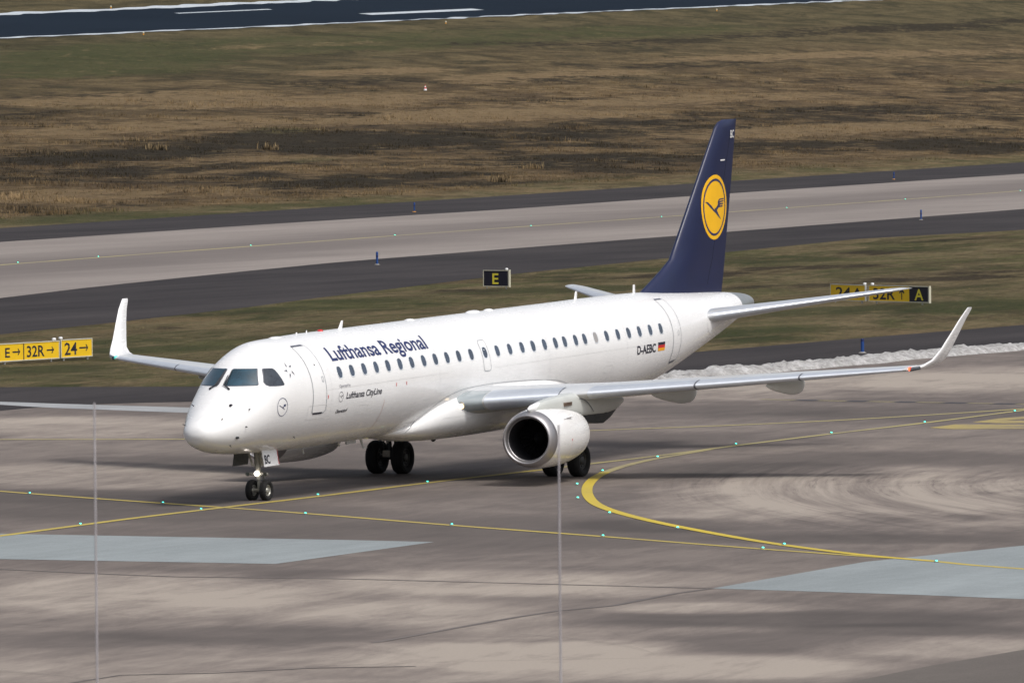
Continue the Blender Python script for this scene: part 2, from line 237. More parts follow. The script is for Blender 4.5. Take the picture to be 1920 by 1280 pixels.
M['bluepost'] = plain('blue marker plastic', (.010, .055, .22), .5)
M['signY'] = plain('yellow sign face', (.78, .50, .012), .45, 0, 0, .03, 2)
M['signB'] = plain('black sign face', (.010, .010, .022), .4)
M['signyl'] = plain('yellow sign letter', (.72, .62, .05), .45)
M['signfr'] = plain('pale sign frame', (.55, .53, .42), .5)
M['signsteel'] = plain('sign post steel', (.38, .39, .40), .45, .4)
M['poletip'] = plain('weathered rod metal', (.42, .40, .42), .5, .3, 0, .15, 3)
M['concrete'] = plain('rough concrete', (.3, .29, .27), .85)
M['liney'] = None

def asphalt(name, c1, c2, rough=.75, sc=.12, ang=.0, wet=0):
    mt, t, b = nmat(name)
    a = noise_fac(t, sc, 6, .6, .32, .68, wpos(t, (.25, 1, 1), -ang))
    f = noise_fac(t, 1.5, 4, .6, .3, .7, wpos(t)); g = noise_fac(t, 14, 3, .7, .25, .75, wpos(t))
    a2 = noise_fac(t, sc*5, 6, .7, .35, .65, wpos(t, (.10, 1, 1), -ang)); a = mth(t, 'ADD', mth(t, 'MULTIPLY', a, .6), mth(t, 'MULTIPLY', a2, .4))
    c = mixc(t, a, c1, c2); c = mixc(t, mth(t, 'MULTIPLY', f, .25), c, tuple(x*.7 for x in c1))
    c = mixc(t, mth(t, 'MULTIPLY', g, .35), c, tuple(min(1, x*1.35) for x in c2), 'MIX')
    t.links.new(c, b.inputs['Base Color']); b.inputs['Roughness'].default_value = rough
    b.inputs['Specular IOR Level'].default_value = .08
    bump(t, b, g, .5, .01); return mt

M['shoulder'] = asphalt('dark shoulder asphalt', (.009, .008, .010), (.056, .050, .050), ang=TA)
M['taxi'] = asphalt('pale taxiway concrete', (.132, .116, .108), (.280, .250, .230), sc=.05, ang=TA)
t = M['taxi'].node_tree; b = t.nodes['Principled BSDF']; src = b.inputs['Base Color'].links[0].from_socket
g = N(t, 'ShaderNodeNewGeometry'); sx = N(t, 'ShaderNodeVectorMath', operation='DOT_PRODUCT'); t.links.new(g.outputs['Position'], sx.inputs[0]); sx.inputs[1].default_value = (ND[0], ND[1], 0)
nn_ = noise_fac(t, .05, 6, .7, .2, .8, wpos(t, (.3, 1, 1), -TA))
dd = mth(t, 'ABSOLUTE', mth(t, 'ADD', mth(t, 'SUBTRACT', sx.outputs['Value'], float(P0 @ ND)-45.5), mth(t, 'MULTIPLY', mth(t, 'SUBTRACT', nn_, .5), 8)))
mr = N(t, 'ShaderNodeMapRange'); mr.inputs['From Min'].default_value = 14; mr.inputs['From Max'].default_value = 5; t.links.new(dd, mr.inputs['Value'])
t.links.new(mixc(t, mth(t, 'MULTIPLY', mr.outputs[0], .45), src, (.085, .072, .070)), b.inputs['Base Color'])   # rubber and dirt worn along the middle
M['rwy'] = asphalt('blue black runway asphalt', (.004, .009, .017), (.008, .015, .026), rough=.9, sc=.03, ang=TA)
M['bluepaint'] = asphalt('pale blue ground paint', (.165, .185, .192), (.275, .305, .315), sc=.2, ang=.1)
M['palestrip'] = asphalt('worn white ground paint', (.20, .21, .22), (.34, .35, .36), sc=.2, ang=.1)
M['patch'] = asphalt('grey brown apron patch', (.085, .075, .069), (.135, .120, .109), sc=.15, ang=.2)

def apron_mat():
    mt, t, b = nmat('stained apron concrete')
    at = N(t, 'ShaderNodeAttribute'); at.attribute_name = 'tone'
    s1 = noise_fac(t, .16, 9, .66, .3, .7, wpos(t, (1, .7, 1), -.35), 1.0)
    s2 = noise_fac(t, .6, 8, .75, .38, .62, wposr(t, (.3, 1, 1), .25), .8)
    s3 = noise_fac(t, .035, 4, .5, .3, .7, wpos(t))
    g = noise_fac(t, 11, 4, .75, .2, .8, wpos(t))
    v = mth(t, 'ADD', mth(t, 'MULTIPLY', mth(t, 'SUBTRACT', s1, .5), .34), 0)
    v = mth(t, 'ADD', v, mth(t, 'MULTIPLY', mth(t, 'SUBTRACT', s2, .5), .17))
    s4 = noise_fac(t, .9, 7, .75, .36, .64, wposr(t, (.10, 1, 1), .12)); s5 = noise_fac(t, 1.6, 5, .75, .3, .7, wpos(t, (.22, 1, 1), -.5))
    v = mth(t, 'ADD', v, mth(t, 'MULTIPLY', mth(t, 'SUBTRACT', s4, .5), .17)); v = mth(t, 'ADD', v, mth(t, 'MULTIPLY', mth(t, 'SUBTRACT', s5, .5), .16))
    v = mth(t, 'ADD', v, mth(t, 'MULTIPLY', mth(t, 'SUBTRACT', s3, .5), .2))
    v = mth(t, 'ADD', at.outputs['Fac'], mth(t, 'MULTIPLY', v, mth(t, 'ADD', mth(t, 'MULTIPLY', at.outputs['Fac'], 1.2), .25)), True)
    def att(k): q = N(t, 'ShaderNodeAttribute'); q.attribute_name = k; return q.outputs['Fac']
    cb = N(t, 'ShaderNodeCombineXYZ'); t.links.new(mth(t, 'MULTIPLY', att('swirl'), 11.0), cb.inputs[0]); t.links.new(mth(t, 'MULTIPLY', att('swirl_angle'), .3), cb.inputs[1])
    w1 = noise_fac(t, 1.0, 9, .72, .3, .7, cb.outputs[0], .1); w2 = noise_fac(t, 6.0, 5, .7, .55, .75, cb.outputs[0], .05)
    sw = mth(t, 'SUBTRACT', mth(t, 'MULTIPLY', mth(t, 'SUBTRACT', w1, .42), .50), mth(t, 'MULTIPLY', w2, .22))
    v = mth(t, 'ADD', v, mth(t, 'MULTIPLY', mth(t, 'SUBTRACT', mth(t, 'MULTIPLY', sw, 2.3), .26), att('swirl_mask')), True)
    cr = N(t, 'ShaderNodeValToRGB'); e = cr.color_ramp.elements
    e[0].position = 0; e[0].color = (.076, .067, .063, 1); e[1].position = 1; e[1].color = (.345, .303, .262, 1)
    for p, c in ((.35, (.135, .116, .107, 1)), (.6, (.214, .184, .164, 1)), (.8, (.279, .243, .213, 1))):
        x = e.new(p); x.color = c
    t.links.new(v, cr.inputs[0])
    c = mixc(t, mth(t, 'MULTIPLY', g, .22), cr.outputs[0], (.07, .06, .058))
    t.links.new(c, b.inputs['Base Color']); b.inputs['Roughness'].default_value = .8; b.inputs['Specular IOR Level'].default_value = .1
    bump(t, b, g, .4, .01); return mt
M['apron'] = apron_mat()

def grass_color(t, heath=True, zs=.1):
    """dry heath and mown verge colours from world position"""
    P = wposr(t, (.42, 1.25, zs), TA)
    g = N(t, 'ShaderNodeNewGeometry')
    sx = N(t, 'ShaderNodeVectorMath', operation='DOT_PRODUCT'); t.links.new(g.outputs['Position'], sx.inputs[0]); sx.inputs[1].default_value = (ND[0], ND[1], 0)
    dd = mth(t, 'SUBTRACT', sx.outputs['Value'], float(P0 @ ND))
    big = noise_fac(t, .016, 6, .65, .3, .7, P, .5); med = noise_fac(t, .055, 10, .74, .42, .57, P, 1.2); sm = noise_fac(t, .22, 9, .78, .40, .60, P); fine = noise_fac(t, 1.6, 6, .85, .36, .64, P)
    green = mixc(t, med, (.058, .070, .026), (.140, .136, .058))
    drym = mixc(t, sm, (.125, .100, .052), (.270, .215, .120))
    verge = mixc(t, noise_fac(t, .09, 9, .72, .43, .55, P, 1.0), green, drym)
    verge = mixc(t, mth(t, 'MULTIPLY', noise_fac(t, .3, 8, .75, .5, .62, P, .5), .6), verge, (.24, .19, .105))
    # heath: tan straw, brown, near-black heather patches
    straw = mixc(t, sm, (.125, .085, .042), (.280, .200, .110))
    brown = mixc(t, sm, (.055, .038, .024), (.125, .088, .052))
    dark = mixc(t, sm, (.012, .012, .009), (.048, .038, .026))
    h1 = mixc(t, med, brown, straw)
    dn = mth(t, 'ADD', dd, mth(t, 'MULTIPLY', mth(t, 'SUBTRACT', big, .5), 34.0))
    cr = N(t, 'ShaderNodeValToRGB'); t.links.new(mth(t, 'DIVIDE', dn, 300.0, True), cr.inputs[0])
    e = cr.color_ramp.elements; e[0].position = 0; e[0].color = (.05, 0, 0, 1); e[1].position = 1; e[1].color = (.15, 0, 0, 1)
    for p, v in ((.04, .12), (.08, .26), (.13, .20), (.20, .33), (.27, .30), (.34, .12), (.42, .05), (.50, .18), (.62, .08), (.75, .20), (.85, .20)):
        x = e.new(p); x.color = (v, 0, 0, 1)
    dm = noise_fac(t, .035, 9, .76, .0, 1.0, wposr(t, (.5, 1.1, zs), TA), .8)
    sp = N(t, 'ShaderNodeSeparateColor'); t.links.new(cr.outputs[0], sp.inputs[0])
    dm2 = noise_fac(t, .16, 8, .75, .0, 1.0, wposr(t, (.4, 1.2, zs), TA), .5)
    dk = mth(t, 'ADD', mth(t, 'MULTIPLY', mth(t, 'SUBTRACT', dm, .5), 2.6), mth(t, 'MULTIPLY', mth(t, 'SUBTRACT', dm2, .5), 1.6))
    dk = mth(t, 'MULTIPLY', mth(t, 'ADD', dk, mth(t, 'SUBTRACT', sp.outputs[0], .24)), 5.0, True)
    h2 = mixc(t, mth(t, 'MULTIPLY', dk, .9), h1, dark)
    og = mixc(t, med, (.052, .052, .026), (.125, .110, .058))
    f2 = N(t, 'ShaderNodeMapRange'); f2.inputs['From Min'].default_value = 120; f2.inputs['From Max'].default_value = 215; t.links.new(dn, f2.inputs['Value'])
    h3 = mixc(t, mth(t, 'MULTIPLY', f2.outputs[0], .75), h2, og)
    f1 = N(t, 'ShaderNodeMapRange'); f1.inputs['From Min'].default_value = 3; f1.inputs['From Max'].default_value = 14; t.links.new(dn, f1.inputs['Value'])
    dn2 = mth(t, 'ADD', dd, mth(t, 'MULTIPLY', mth(t, 'SUBTRACT', med, .5), 9.0)); t.links.new(dn2, f1.inputs['Value'])
    # dark scorched streaks in the near verge
    def att(k): q = N(t, 'ShaderNodeAttribute'); q.attribute_name = k; return q.outputs['Fac']
    nA = noise_fac(t, .10, 9, .74, .25, .75, P, .8); nB = noise_fac(t, .45, 7, .75, .3, .7, P)
    nz = mth(t, 'ADD', mth(t, 'MULTIPLY', mth(t, 'SUBTRACT', nA, .5), 1.5), mth(t, 'MULTIPLY', mth(t, 'SUBTRACT', nB, .5), .8))
    def soft(k, g, off): return mth(t, 'MULTIPLY', mth(t, 'SUBTRACT', mth(t, 'ADD', att(k), mth(t, 'MULTIPLY', nz, g)), off), 2.2, True)
    gcol = mixc(t, nB, (.040, .055, .020), (.085, .095, .038)); scol = mixc(t, nB, (.175, .120, .062), (.350, .255, .145)); dcol = mixc(t, nB, (.009, .010, .008), (.042, .034, .024))
    h3 = mixc(t, mth(t, 'MULTIPLY', soft('green', .8, .25), .75), h3, gcol); h3 = mixc(t, mth(t, 'MULTIPLY', soft('straw', .9, .25), .8), h3, scol); h3 = mixc(t, mth(t, 'MULTIPLY', soft('dark', -1.0, .28), .92), h3, dcol)
    verge = mixc(t, mth(t, 'MULTIPLY', soft('green', .8, .25), .8), verge, gcol); verge = mixc(t, mth(t, 'MULTIPLY', soft('straw', .9, .25), .6), verge, scol); verge = mixc(t, mth(t, 'MULTIPLY', soft('dark', -.9, .3), .85), verge, mixc(t, nB, (.020, .015, .012), (.055, .042, .032)))
    dv = noise_fac(t, .08, 9, .74, .54, .60, P, 1.0)
    verge = mixc(t, mth(t, 'MULTIPLY', dv, .35), verge, (.038, .028, .020))
    c = mixc(t, f1.outputs[0], verge, h3)
    c = mixc(t, mth(t, 'MULTIPLY', fine, .58), c, (.040, .032, .020))
    return c, fine, sm
mt, t, b = nmat('dry grass ground'); c, fi, sm = grass_color(t)
t.links.new(c, b.inputs['Base Color']); b.inputs['Roughness'].default_value = .95; b.inputs['Specular IOR Level'].default_value = .1
bump(t, b, fi, 1, .12); M['grass'] = mt
mt, t, b = nmat('dry grass blades'); c, fi, sm = grass_color(t)
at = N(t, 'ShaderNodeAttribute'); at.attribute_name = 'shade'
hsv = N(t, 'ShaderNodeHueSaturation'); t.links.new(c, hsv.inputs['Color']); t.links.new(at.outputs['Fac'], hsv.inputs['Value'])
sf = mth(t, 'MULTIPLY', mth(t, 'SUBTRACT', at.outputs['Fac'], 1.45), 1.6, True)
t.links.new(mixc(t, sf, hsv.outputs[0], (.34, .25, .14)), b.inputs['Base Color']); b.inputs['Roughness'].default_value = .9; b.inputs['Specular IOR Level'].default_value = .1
M['blades'] = mt
def paint(name, c, wear=.35):
    mt, t, b = nmat(name)
    f = noise_fac(t, 2.2, 6, .7, .45, .75, wpos(t)); g = noise_fac(t, .12, 3, .5, .4, .62, wpos(t))
    f = mth(t, 'MULTIPLY', mth(t, 'ADD', mth(t, 'MULTIPLY', f, .6), mth(t, 'MULTIPLY', g, .7)), wear, True)
    t.links.new(mixc(t, f, c, (.14, .12, .11)), b.inputs['Base Color']); b.inputs['Roughness'].default_value = .7; return mt
M['yl'] = paint('yellow line paint', (.36, .31, .12), .6)
M['yl2'] = paint('bright yellow line paint', (.44, .345, .055), .45)
M['yl3'] = paint('fresh yellow line paint', (.50, .38, .030), .25)
M['yw'] = paint('worn yellow ground lettering', (.36, .28, .08), .9)
M['yb'] = paint('black line backing', (.02, .02, .028), .2)
M['joint'] = paint('dark joint seal', (.100, .086, .080), .8)
mt, t, b = nmat('dirty snow'); s1 = noise_fac(t, 2.2, 6, .7, .3, .7, wpos(t)); s2 = noise_fac(t, 9, 4, .7, .3, .7, wpos(t))
c = mixc(t, s1, (.22, .21, .20), (.76, .76, .76)); c = mixc(t, mth(t, 'MULTIPLY', s2, .5), c, (.10, .09, .08))
t.links.new(c, b.inputs['Base Color']); b.inputs['Roughness'].default_value = .7; bump(t, b, s2, .8, .06); M['snow'] = mt
M['snowr'] = plain('ploughed snow strip', (.42, .46, .50), .7, 0, 0, .25, .8)
mt, t, b = nmat('tyre rubber stain')
f = noise_fac(t, .2, 4, .5, .05, .75, wpos(t)); tr = N(t, 'ShaderNodeBsdfTransparent'); mx = N(t, 'ShaderNodeMixShader')
b.inputs['Base Color'].default_value = (.06, .05, .047, 1); b.inputs['Roughness'].default_value = .8
t.links.new(mth(t, 'MULTIPLY', f, .12), mx.inputs[0]); t.links.new(tr.outputs[0], mx.inputs[1]); t.links.new(b.outputs[0], mx.inputs[2])
t.links.new(mx.outputs[0], t.nodes['Material Output'].inputs[0]); M['skid'] = mt
M['dust'] = mt.copy(); M['dust'].name = 'pale dust film'; M['dust'].node_tree.nodes['Principled BSDF'].inputs['Base Color'].default_value = (.40, .35, .30, 1)

# ------------------------------------------------------------------ ground
def blobsum(X, Y, L, soft=.9):
    T_ = np.zeros(np.shape(X))
    for (cx, cyy, ax, ay, bx, by, tv) in L:
        Ai = np.linalg.inv(np.array([[ax, bx], [ay, by]])); p = Ai[0, 0]*(X-cx)+Ai[0, 1]*(Y-cyy); q = Ai[1, 0]*(X-cx)+Ai[1, 1]*(Y-cyy)
        k = np.clip((1.35-np.sqrt(p*p+q*q))/soft, 0, 1); T_ = np.maximum(T_, tv*k*k*(3-2*k))
    return T_
def vegetation(o, V):
    X = np.array([v[0] for v in V]); Y = np.array([v[1] for v in V])
    for nm, L in (('dark', HEATH_DARK), ('straw', HEATH_STRAW), ('green', HEATH_GREEN)):
        o.data.attributes.new(nm, 'FLOAT', 'POINT').data.foreach_set('value', blobsum(X, Y, L).astype(np.float32))
us = np.unique(np.concatenate([np.arange(-4000, -600, 200), np.arange(-600, -330, 12), np.arange(-330, 1500, 4), np.arange(1500, 1800, 12), np.arange(1800, 6000, 200)])).astype(float)
ds = np.unique(np.concatenate([np.arange(-4000, -400, 200), np.arange(-400, -150, 20), np.arange(-150, -76, 2), np.arange(-76, 0, 19), np.arange(0, 260, 2.5), np.arange(260, 340, 8), np.arange(340, 640, 20), np.arange(640, 5000, 200)])).astype(float)
V = []
for u in us:
    for dd in ds:
        x, y = uv2xy(u, dd); z = hill(x, y)
        if dd > 6 and 0 < z: z += 0
        V.append((x, y, z))
nd = len(ds); F = [(i*nd+j, (i+1)*nd+j, (i+1)*nd+j+1, i*nd+j+1) for i in range(len(us)-1) for j in range(nd-1)]
gd = mk('ground', V, F, M['grass']); vegetation(gd, V); tag(gd, kind='structure')

def resample(p, step):
    p = np.array(p, float); seg = np.r_[0, np.cumsum(np.linalg.norm(np.diff(p, axis=0), axis=1))]
    n = max(2, int(seg[-1]/step)+1); s = np.linspace(0, seg[-1], n)
    return np.stack([np.interp(s, seg, p[:, 0]), np.interp(s, seg, p[:, 1])], 1)
def smooth_poly(p, it=2):
    p = [np.array(q, float) for q in p]
    for _ in range(it):
        q = [p[0]]
        for a, b in zip(p[:-1], p[1:]): q += [a*.75+b*.25, a*.25+b*.75]
        p = q+[p[-1]]
    return np.array(p)
def extend(p, a, b):
    p = np.array(p, float); d0 = p[0]-p[1]; d0 /= np.linalg.norm(d0); d1 = p[-1]-p[-2]; d1 /= np.linalg.norm(d1)
    return np.vstack([p[0]+d0*a, p, p[-1]+d1*b])
def band(name, A, B, z, mat, n=80, **k):
    """sheet between two edge polylines"""
    A = resample(A, 1); B = resample(B, 1)
    ia = np.linspace(0, len(A)-1, n); A = np.stack([np.interp(ia, range(len(A)), A[:, i]) for i in (0, 1)], 1)
    ib = np.linspace(0, len(B)-1, n); B = np.stack([np.interp(ib, range(len(B)), B[:, i]) for i in (0, 1)], 1)
    V = [(x, y, z) for x, y in A]+[(x, y, z) for x, y in B]
    F = [(i, i+1, n+i+1, n+i) for i in range(n-1)]
    return tag(fixup(mk(name, V, F, mat, smooth=False)), kind='structure', **k)
def fixup(o):
    bm = bmesh.new(); bm.from_mesh(o.data)
    for f in bm.faces:
        if f.normal.z < 0: f.normal_flip()
    bm.to_mesh(o.data); bm.free(); return o
def by_u(p):   # points along the taxiway as straight-ish edge, extended far both ways
    p = extend(p, 500, 2500); return p
# taxiway behind: shoulder asphalt, pale concrete, centre line
def udline(d, u0=-900, u1=3000): return [uv2xy(u0, d), uv2xy(u1, d)]
def todu(p): q = np.array(p)-P0; return q@TD, q@ND
shn = np.array([uv2xy(-900, -88.5)]+[list(q) for q in SH_NEAR]+[uv2xy(3000, -92)])
def sheet_ud(name, near, far, z, mat, u0=-900, u1=3000, n=400):
    nu, ndd = zip(*[todu(q) for q in near]); fu, fd = zip(*[todu(q) for q in far])
    U = np.linspace(u0, u1, n); a = np.interp(U, nu, ndd); c = np.interp(U, fu, fd)
    V = [(*uv2xy(u, d), z) for u, d in zip(U, a)]+[(*uv2xy(u, d), z) for u, d in zip(U, c)]
    return tag(fixup(mk(name, V, [(i, i+1, n+i+1, n+i) for i in range(n-1)], mat, smooth=False)), kind='structure')
sheet_ud('taxiway_shoulder', SH_NEAR, [uv2xy(-900, 0), uv2xy(3000, 0)], .004, M['shoulder'], n=1500)
sheet_ud('taxiway', PALE_NEAR, PALE_FAR, .008, M['taxi'])

# apron: one fine sheet with a tone attribute, darker and paler patches
cy, sy = math.cos(YAW), math.sin(YAW)
aa = np.unique(np.concatenate([np.arange(-300, 100, 40), np.arange(100, 345, .5)])); bb = np.unique(np.concatenate([np.arange(-700, -50, 50), np.arange(-50, 50, .45), np.arange(50, 701, 50)]))
low = extend(AS_LOW, 600, 600)
lowL = np.stack([(low[:, 0]-CAM.x)*cy+(low[:, 1]-CAM.y)*sy, (low[:, 0]-CAM.x)*sy-(low[:, 1]-CAM.y)*cy], 1)   # (depth, right)
o_ = np.argsort(lowL[:, 1]); lowL = lowL[o_]
AA, BB = np.meshgrid(aa, bb, indexing='ij')
lim = np.interp(BB, lowL[:, 1], lowL[:, 0])
AC = np.minimum(AA, lim+2)
X = CAM.x+AC*cy+BB*sy; Y = CAM.y+AC*sy-BB*cy
tone = np.full(X.shape, .42)
for (cx, cyy, ax, ay, bx, by, tv) in BLOBS:
    A = np.array([[ax, bx], [ay, by]]); Ai = np.linalg.inv(A)
    p = Ai[0, 0]*(X-cx)+Ai[0, 1]*(Y-cyy); q = Ai[1, 0]*(X-cx)+Ai[1, 1]*(Y-cyy)
    r = np.sqrt(p*p+q*q); k = np.clip((1.25-r)/.6, 0, 1); tone += tv*.66*k*k*(3-2*k)
nb = len(bb); F = []
for i in range(len(aa)-1):
    for j in range(nb-1):
        if AC[i+1, j]-AC[i, j] > 1e-3 or AC[i+1, j+1]-AC[i, j+1] > 1e-3: F.append((i*nb+j, i*nb+j+1, (i+1)*nb+j+1, (i+1)*nb+j))
ap = mk('apron', np.stack([X, Y, X*0+.003], -1).reshape(-1, 3).tolist(), F, M['apron'], smooth=False)
at = ap.data.attributes.new('tone', 'FLOAT', 'POINT'); at.data.foreach_set('value', tone.ravel().astype(np.float32))
LC = smooth_poly(LINE_C, 3); ctr = np.array([19.5, -24.5]); dv_ = LC-ctr
tipv = dv_[int(np.argmin(np.abs(np.arange(len(LC))-len(LC)*.42)))]; t0 = math.atan2(tipv[1], tipv[0])
ph = (np.arctan2(dv_[:, 1], dv_[:, 0])-t0+math.pi) % (2*math.pi)-math.pi; rc = np.hypot(dv_[:, 0], dv_[:, 1]); o_ = np.argsort(ph)
vph = (np.arctan2(Y-ctr[1], X-ctr[0])-t0+math.pi) % (2*math.pi)-math.pi; vr = np.hypot(X-ctr[0], Y-ctr[1])
S_ = vr/np.interp(vph, ph[o_], rc[o_]); lo_, hi_ = ph.min(), ph.max()
mk_ = np.clip((S_-.03)/.15, 0, 1)*np.clip((.95-S_)/.22, 0, 1)*np.clip((vph-lo_)/.5+.1, 0, 1)*np.clip((hi_-vph)/.5+.1, 0, 1)
for nm_, vv_ in (('swirl', S_), ('swirl_angle', vph), ('swirl_mask', mk_)): ap.data.attributes.new(nm_, 'FLOAT', 'POINT').data.foreach_set('value', np.clip(vv_, -10, 10).ravel().astype(np.float32))
fixup(ap); tag(ap, kind='structure')
band('apron_shoulder', extend(AS_UP, 500, 700), extend(AS_LOW, 500, 700), .006, M['shoulder'], 400)

def polysheet(name, P, z, mat, **k):
    V = [(x, y, z) for x, y in P]; o = mk(name, V, [tuple(range(len(P)))], mat, smooth=False)
    bm = bmesh.new(); bm.from_mesh(o.data); bmesh.ops.triangulate(bm, faces=bm.faces); bm.to_mesh(o.data); bm.free()
    return tag(fixup(o), kind='structure', **k)
def ribbon(P, w, z, V, F, jit=0):
    P = np.array(P); t = np.gradient(P, axis=0); t /= np.linalg.norm(t, axis=1)[:, None]; nn = np.stack([-t[:, 1], t[:, 0]], 1)
    n0 = len(V); W = w if hasattr(w, '__len__') else [w]*len(P)
    for i, p in enumerate(P):
        a = p+nn[i]*W[i]/2; b_ = p-nn[i]*W[i]/2; V += [(a[0], a[1], z), (b_[0], b_[1], z)]
    F += [(n0+2*i, n0+2*i+1, n0+2*i+3, n0+2*i+2) for i in range(len(P)-1)]
def linesheet(name, P, w, z, mat, it=2, e0=0, e1=0):
    P = extend(P, e0, e1)[0 if e0 else 1:None if e1 else -1] if e0 or e1 else P
    V, F = [], []; ribbon(smooth_poly(P, it), w, z, V, F); return tag(fixup(mk(name, V, F, mat, smooth=False)), kind='structure')
polysheet('dark_apron_patch', PATCH_DARK, .005, M['patch'])
polysheet('blue_apron_paint', BLUE_L, .008, M['bluepaint'])
polysheet('blue_apron_paint', BLUE_R, .008, M['bluepaint'])
polysheet('pale_apron_strip', BLUE_F, .009, M['palestrip'])
V, F = [], []
for J in JOINT[:2]: ribbon(resample(J, 2), .16, .010, V, F)
ribbon(resample(JOINT[2], 2), .12, .010, V, F)
tag(fixup(mk('pavement_joint', V, F, M['joint'], smooth=False)), kind='structure')
linesheet('taxi_line', LINE_D, .40, .012, M['yl'], e0=60)
linesheet('taxi_line', LINE_E, .38, .012, M['yl'], e1=60)
linesheet('taxi_line', LINE_B, .27, .012, M['yl2'], e0=60, e1=40)
linesheet('taxi_line', LINE_A[:8], .30, .014, M['yl2'], e0=60)
linesheet('taxi_line', LINE_A[7:], .30, .014, M['yl'], e1=60)
linesheet('taxi_line', LINE_C[4:], .32, .016, M['yl3'])
linesheet('taxi_line', LINE_C[:6], .30, .015, M['yl'])
linesheet('taxi_line', TAXI_CL, .55, .011, M['yl'], e0=300, e1=900)
V, F = [], []; V2, F2 = [], []
for i in range(0, len(LINE_F)-1):
    seg = resample(LINE_F[i:i+2], 2)
    if i % 2: ribbon(seg, .9, .010, V, F)
    else: ribbon(seg, .35, .010, V2, F2)
tag(fixup(mk('black_marking', V, F, M['yb'], smooth=False)), kind='structure')
tag(fixup(mk('dashed_yellow_marking', V2, F2, M['yl'], smooth=False)), kind='structure')
polysheet('painted_ground_marking', PATCH_1, .010, M['yw']); polysheet('painted_ground_marking', PATCH_2, .010, M['yw'])
rnd = random.Random(4); V, F = [], []
for k in range(26):      # other faint arcs on the near concrete
    cx, cy2 = -70+rnd.uniform(-14, 20), -42+rnd.uniform(-14, 22); rr = rnd.uniform(5, 22); a0 = rnd.uniform(0, 6.28); al = rnd.uniform(.4, 1.2)
    P = np.array([(cx+rr*math.cos(a0+al*q/24), cy2+rr*math.sin(a0+al*q/24)) for q in range(25)])
    ribbon(P, rnd.choice([.15, .25, .35])*np.clip(np.minimum(np.arange(25), np.arange(25)[::-1])/6, .1, 1), .026+k*.0001, V, F)
tag(fixup(mk('tyre_marks', V, F, M['skid'], smooth=False)), kind='structure')

# runway on the rise
def hillstrip(name, d0, d1, z, mat, u0=-200, u1=2600, n=700, rag=0, sub=4):
    V, F = [], []; U = np.linspace(u0, u1, n)
    for i, u in enumerate(U):
        j0 = rag*noise.noise(Vector((u*.09, d0, 0))) if rag else 0; j1 = rag*noise.noise(Vector((u*.07, d1, 5))) if rag else 0
        for k in range(sub+1):
            dd = d0+j0+(d1+j1-d0-j0)*k/sub; x, y = uv2xy(u, dd); V.append((x, y, hill(x, y)+z))
    for i in range(n-1):
        for k in range(sub): F.append((i*(sub+1)+k, (i+1)*(sub+1)+k, (i+1)*(sub+1)+k+1, i*(sub+1)+k+1))
    return tag(fixup(mk(name, V, F, mat, smooth=False)), kind='structure')
hillstrip('runway', 249, 290, .08, M['rwy'])
hillstrip('snow_edge', 248.6, 250.2, .12, M['snowr'], rag=1.4, n=1400)
hillstrip('snow_edge', 286.8, 290.6, .12, M['snowr'], rag=2.2, n=1400)
hillstrip('runway_marking', 260.5, 263.6, .12, M['snowr'], 1003, 1096, 60)
hillstrip('runway_marking', 276.6, 277.8, .12, M['snowr'], 914, 981, 60)

# tall dry grass on the rise (uncountable)
rnd = random.Random(11); V, F, SH = [], [], []
def blade_tuft(x, y, h, n, spread, val):
    z = hill(x, y)
    for k in range(n):
        a = rnd.uniform(0, 6.28); rx, ry = math.cos(a)*spread*rnd.random(), math.sin(a)*spread*rnd.random()
        wd = h*rnd.uniform(.05, .12)+.015; lx, ly = rnd.uniform(-.3, .3)*h, rnd.uniform(-.3, .3)*h; hh = h*rnd.uniform(.6, 1.1); b = rnd.uniform(0, 3.14)
        i = len(V); ux, uy = math.cos(b)*wd, math.sin(b)*wd
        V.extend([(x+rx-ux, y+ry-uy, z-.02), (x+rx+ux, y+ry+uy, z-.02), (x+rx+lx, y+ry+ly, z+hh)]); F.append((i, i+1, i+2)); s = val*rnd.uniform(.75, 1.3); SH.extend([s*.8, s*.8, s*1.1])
cnt = 0
while cnt < 30000:
    an = YAW+rnd.uniform(-.078, .078); D = 600*(1600/600)**rnd.random()
    x, y = CAM.x+D*math.cos(an), CAM.y+D*math.sin(an); u, dd = todu((x, y))
    if dd < 1.5 or dd > 246 : continue
    nz = noise.noise(Vector((x*.05, y*.05, 3)))+.6*noise.noise(Vector((x*.2, y*.2, 7)))
    if nz < -.15 and rnd.random() < .7: continue
    h = (.10 if dd < 8 else .22+.5*max(0, nz))*rnd.uniform(.6, 1.3)
    if dd > 150: h *= .5
    blade_tuft(x, y, h, 4, .35+D*.0004, 1.12+.3*max(0, nz)); cnt += 1
for k in range(9000):     # short mown verge between the apron and the taxiway
    an = YAW+rnd.uniform(-.075, .075); D = rnd.uniform(300, 560); x, y = CAM.x+D*math.cos(an), CAM.y+D*math.sin(an)
    u, dd = todu((x, y))
    nu, ndd = zip(*[todu(q) for q in SH_NEAR])
    if dd > np.interp(u, nu, ndd)-.4: continue
    dep, rt = (x-CAM.x)*cy+(y-CAM.y)*sy, (x-CAM.x)*sy-(y-CAM.y)*cy
    up = np.array(AS_UP); ud = (up[:, 0]-CAM.x)*cy+(up[:, 1]-CAM.y)*sy; ur = (up[:, 0]-CAM.x)*sy-(up[:, 1]-CAM.y)*cy
    if dep < np.interp(rt, ur, ud)+.5: continue
    blade_tuft(x, y, rnd.uniform(.03, .08), 5, .5, 1.25)
for i, (x, y) in enumerate(TUFT):
    for k in range(26): blade_tuft(x+rnd.gauss(0, .7), y+rnd.gauss(0, .7), rnd.uniform(.4, 1.1)*(1 if i < 4 else .7), 4, .3, 1.7)
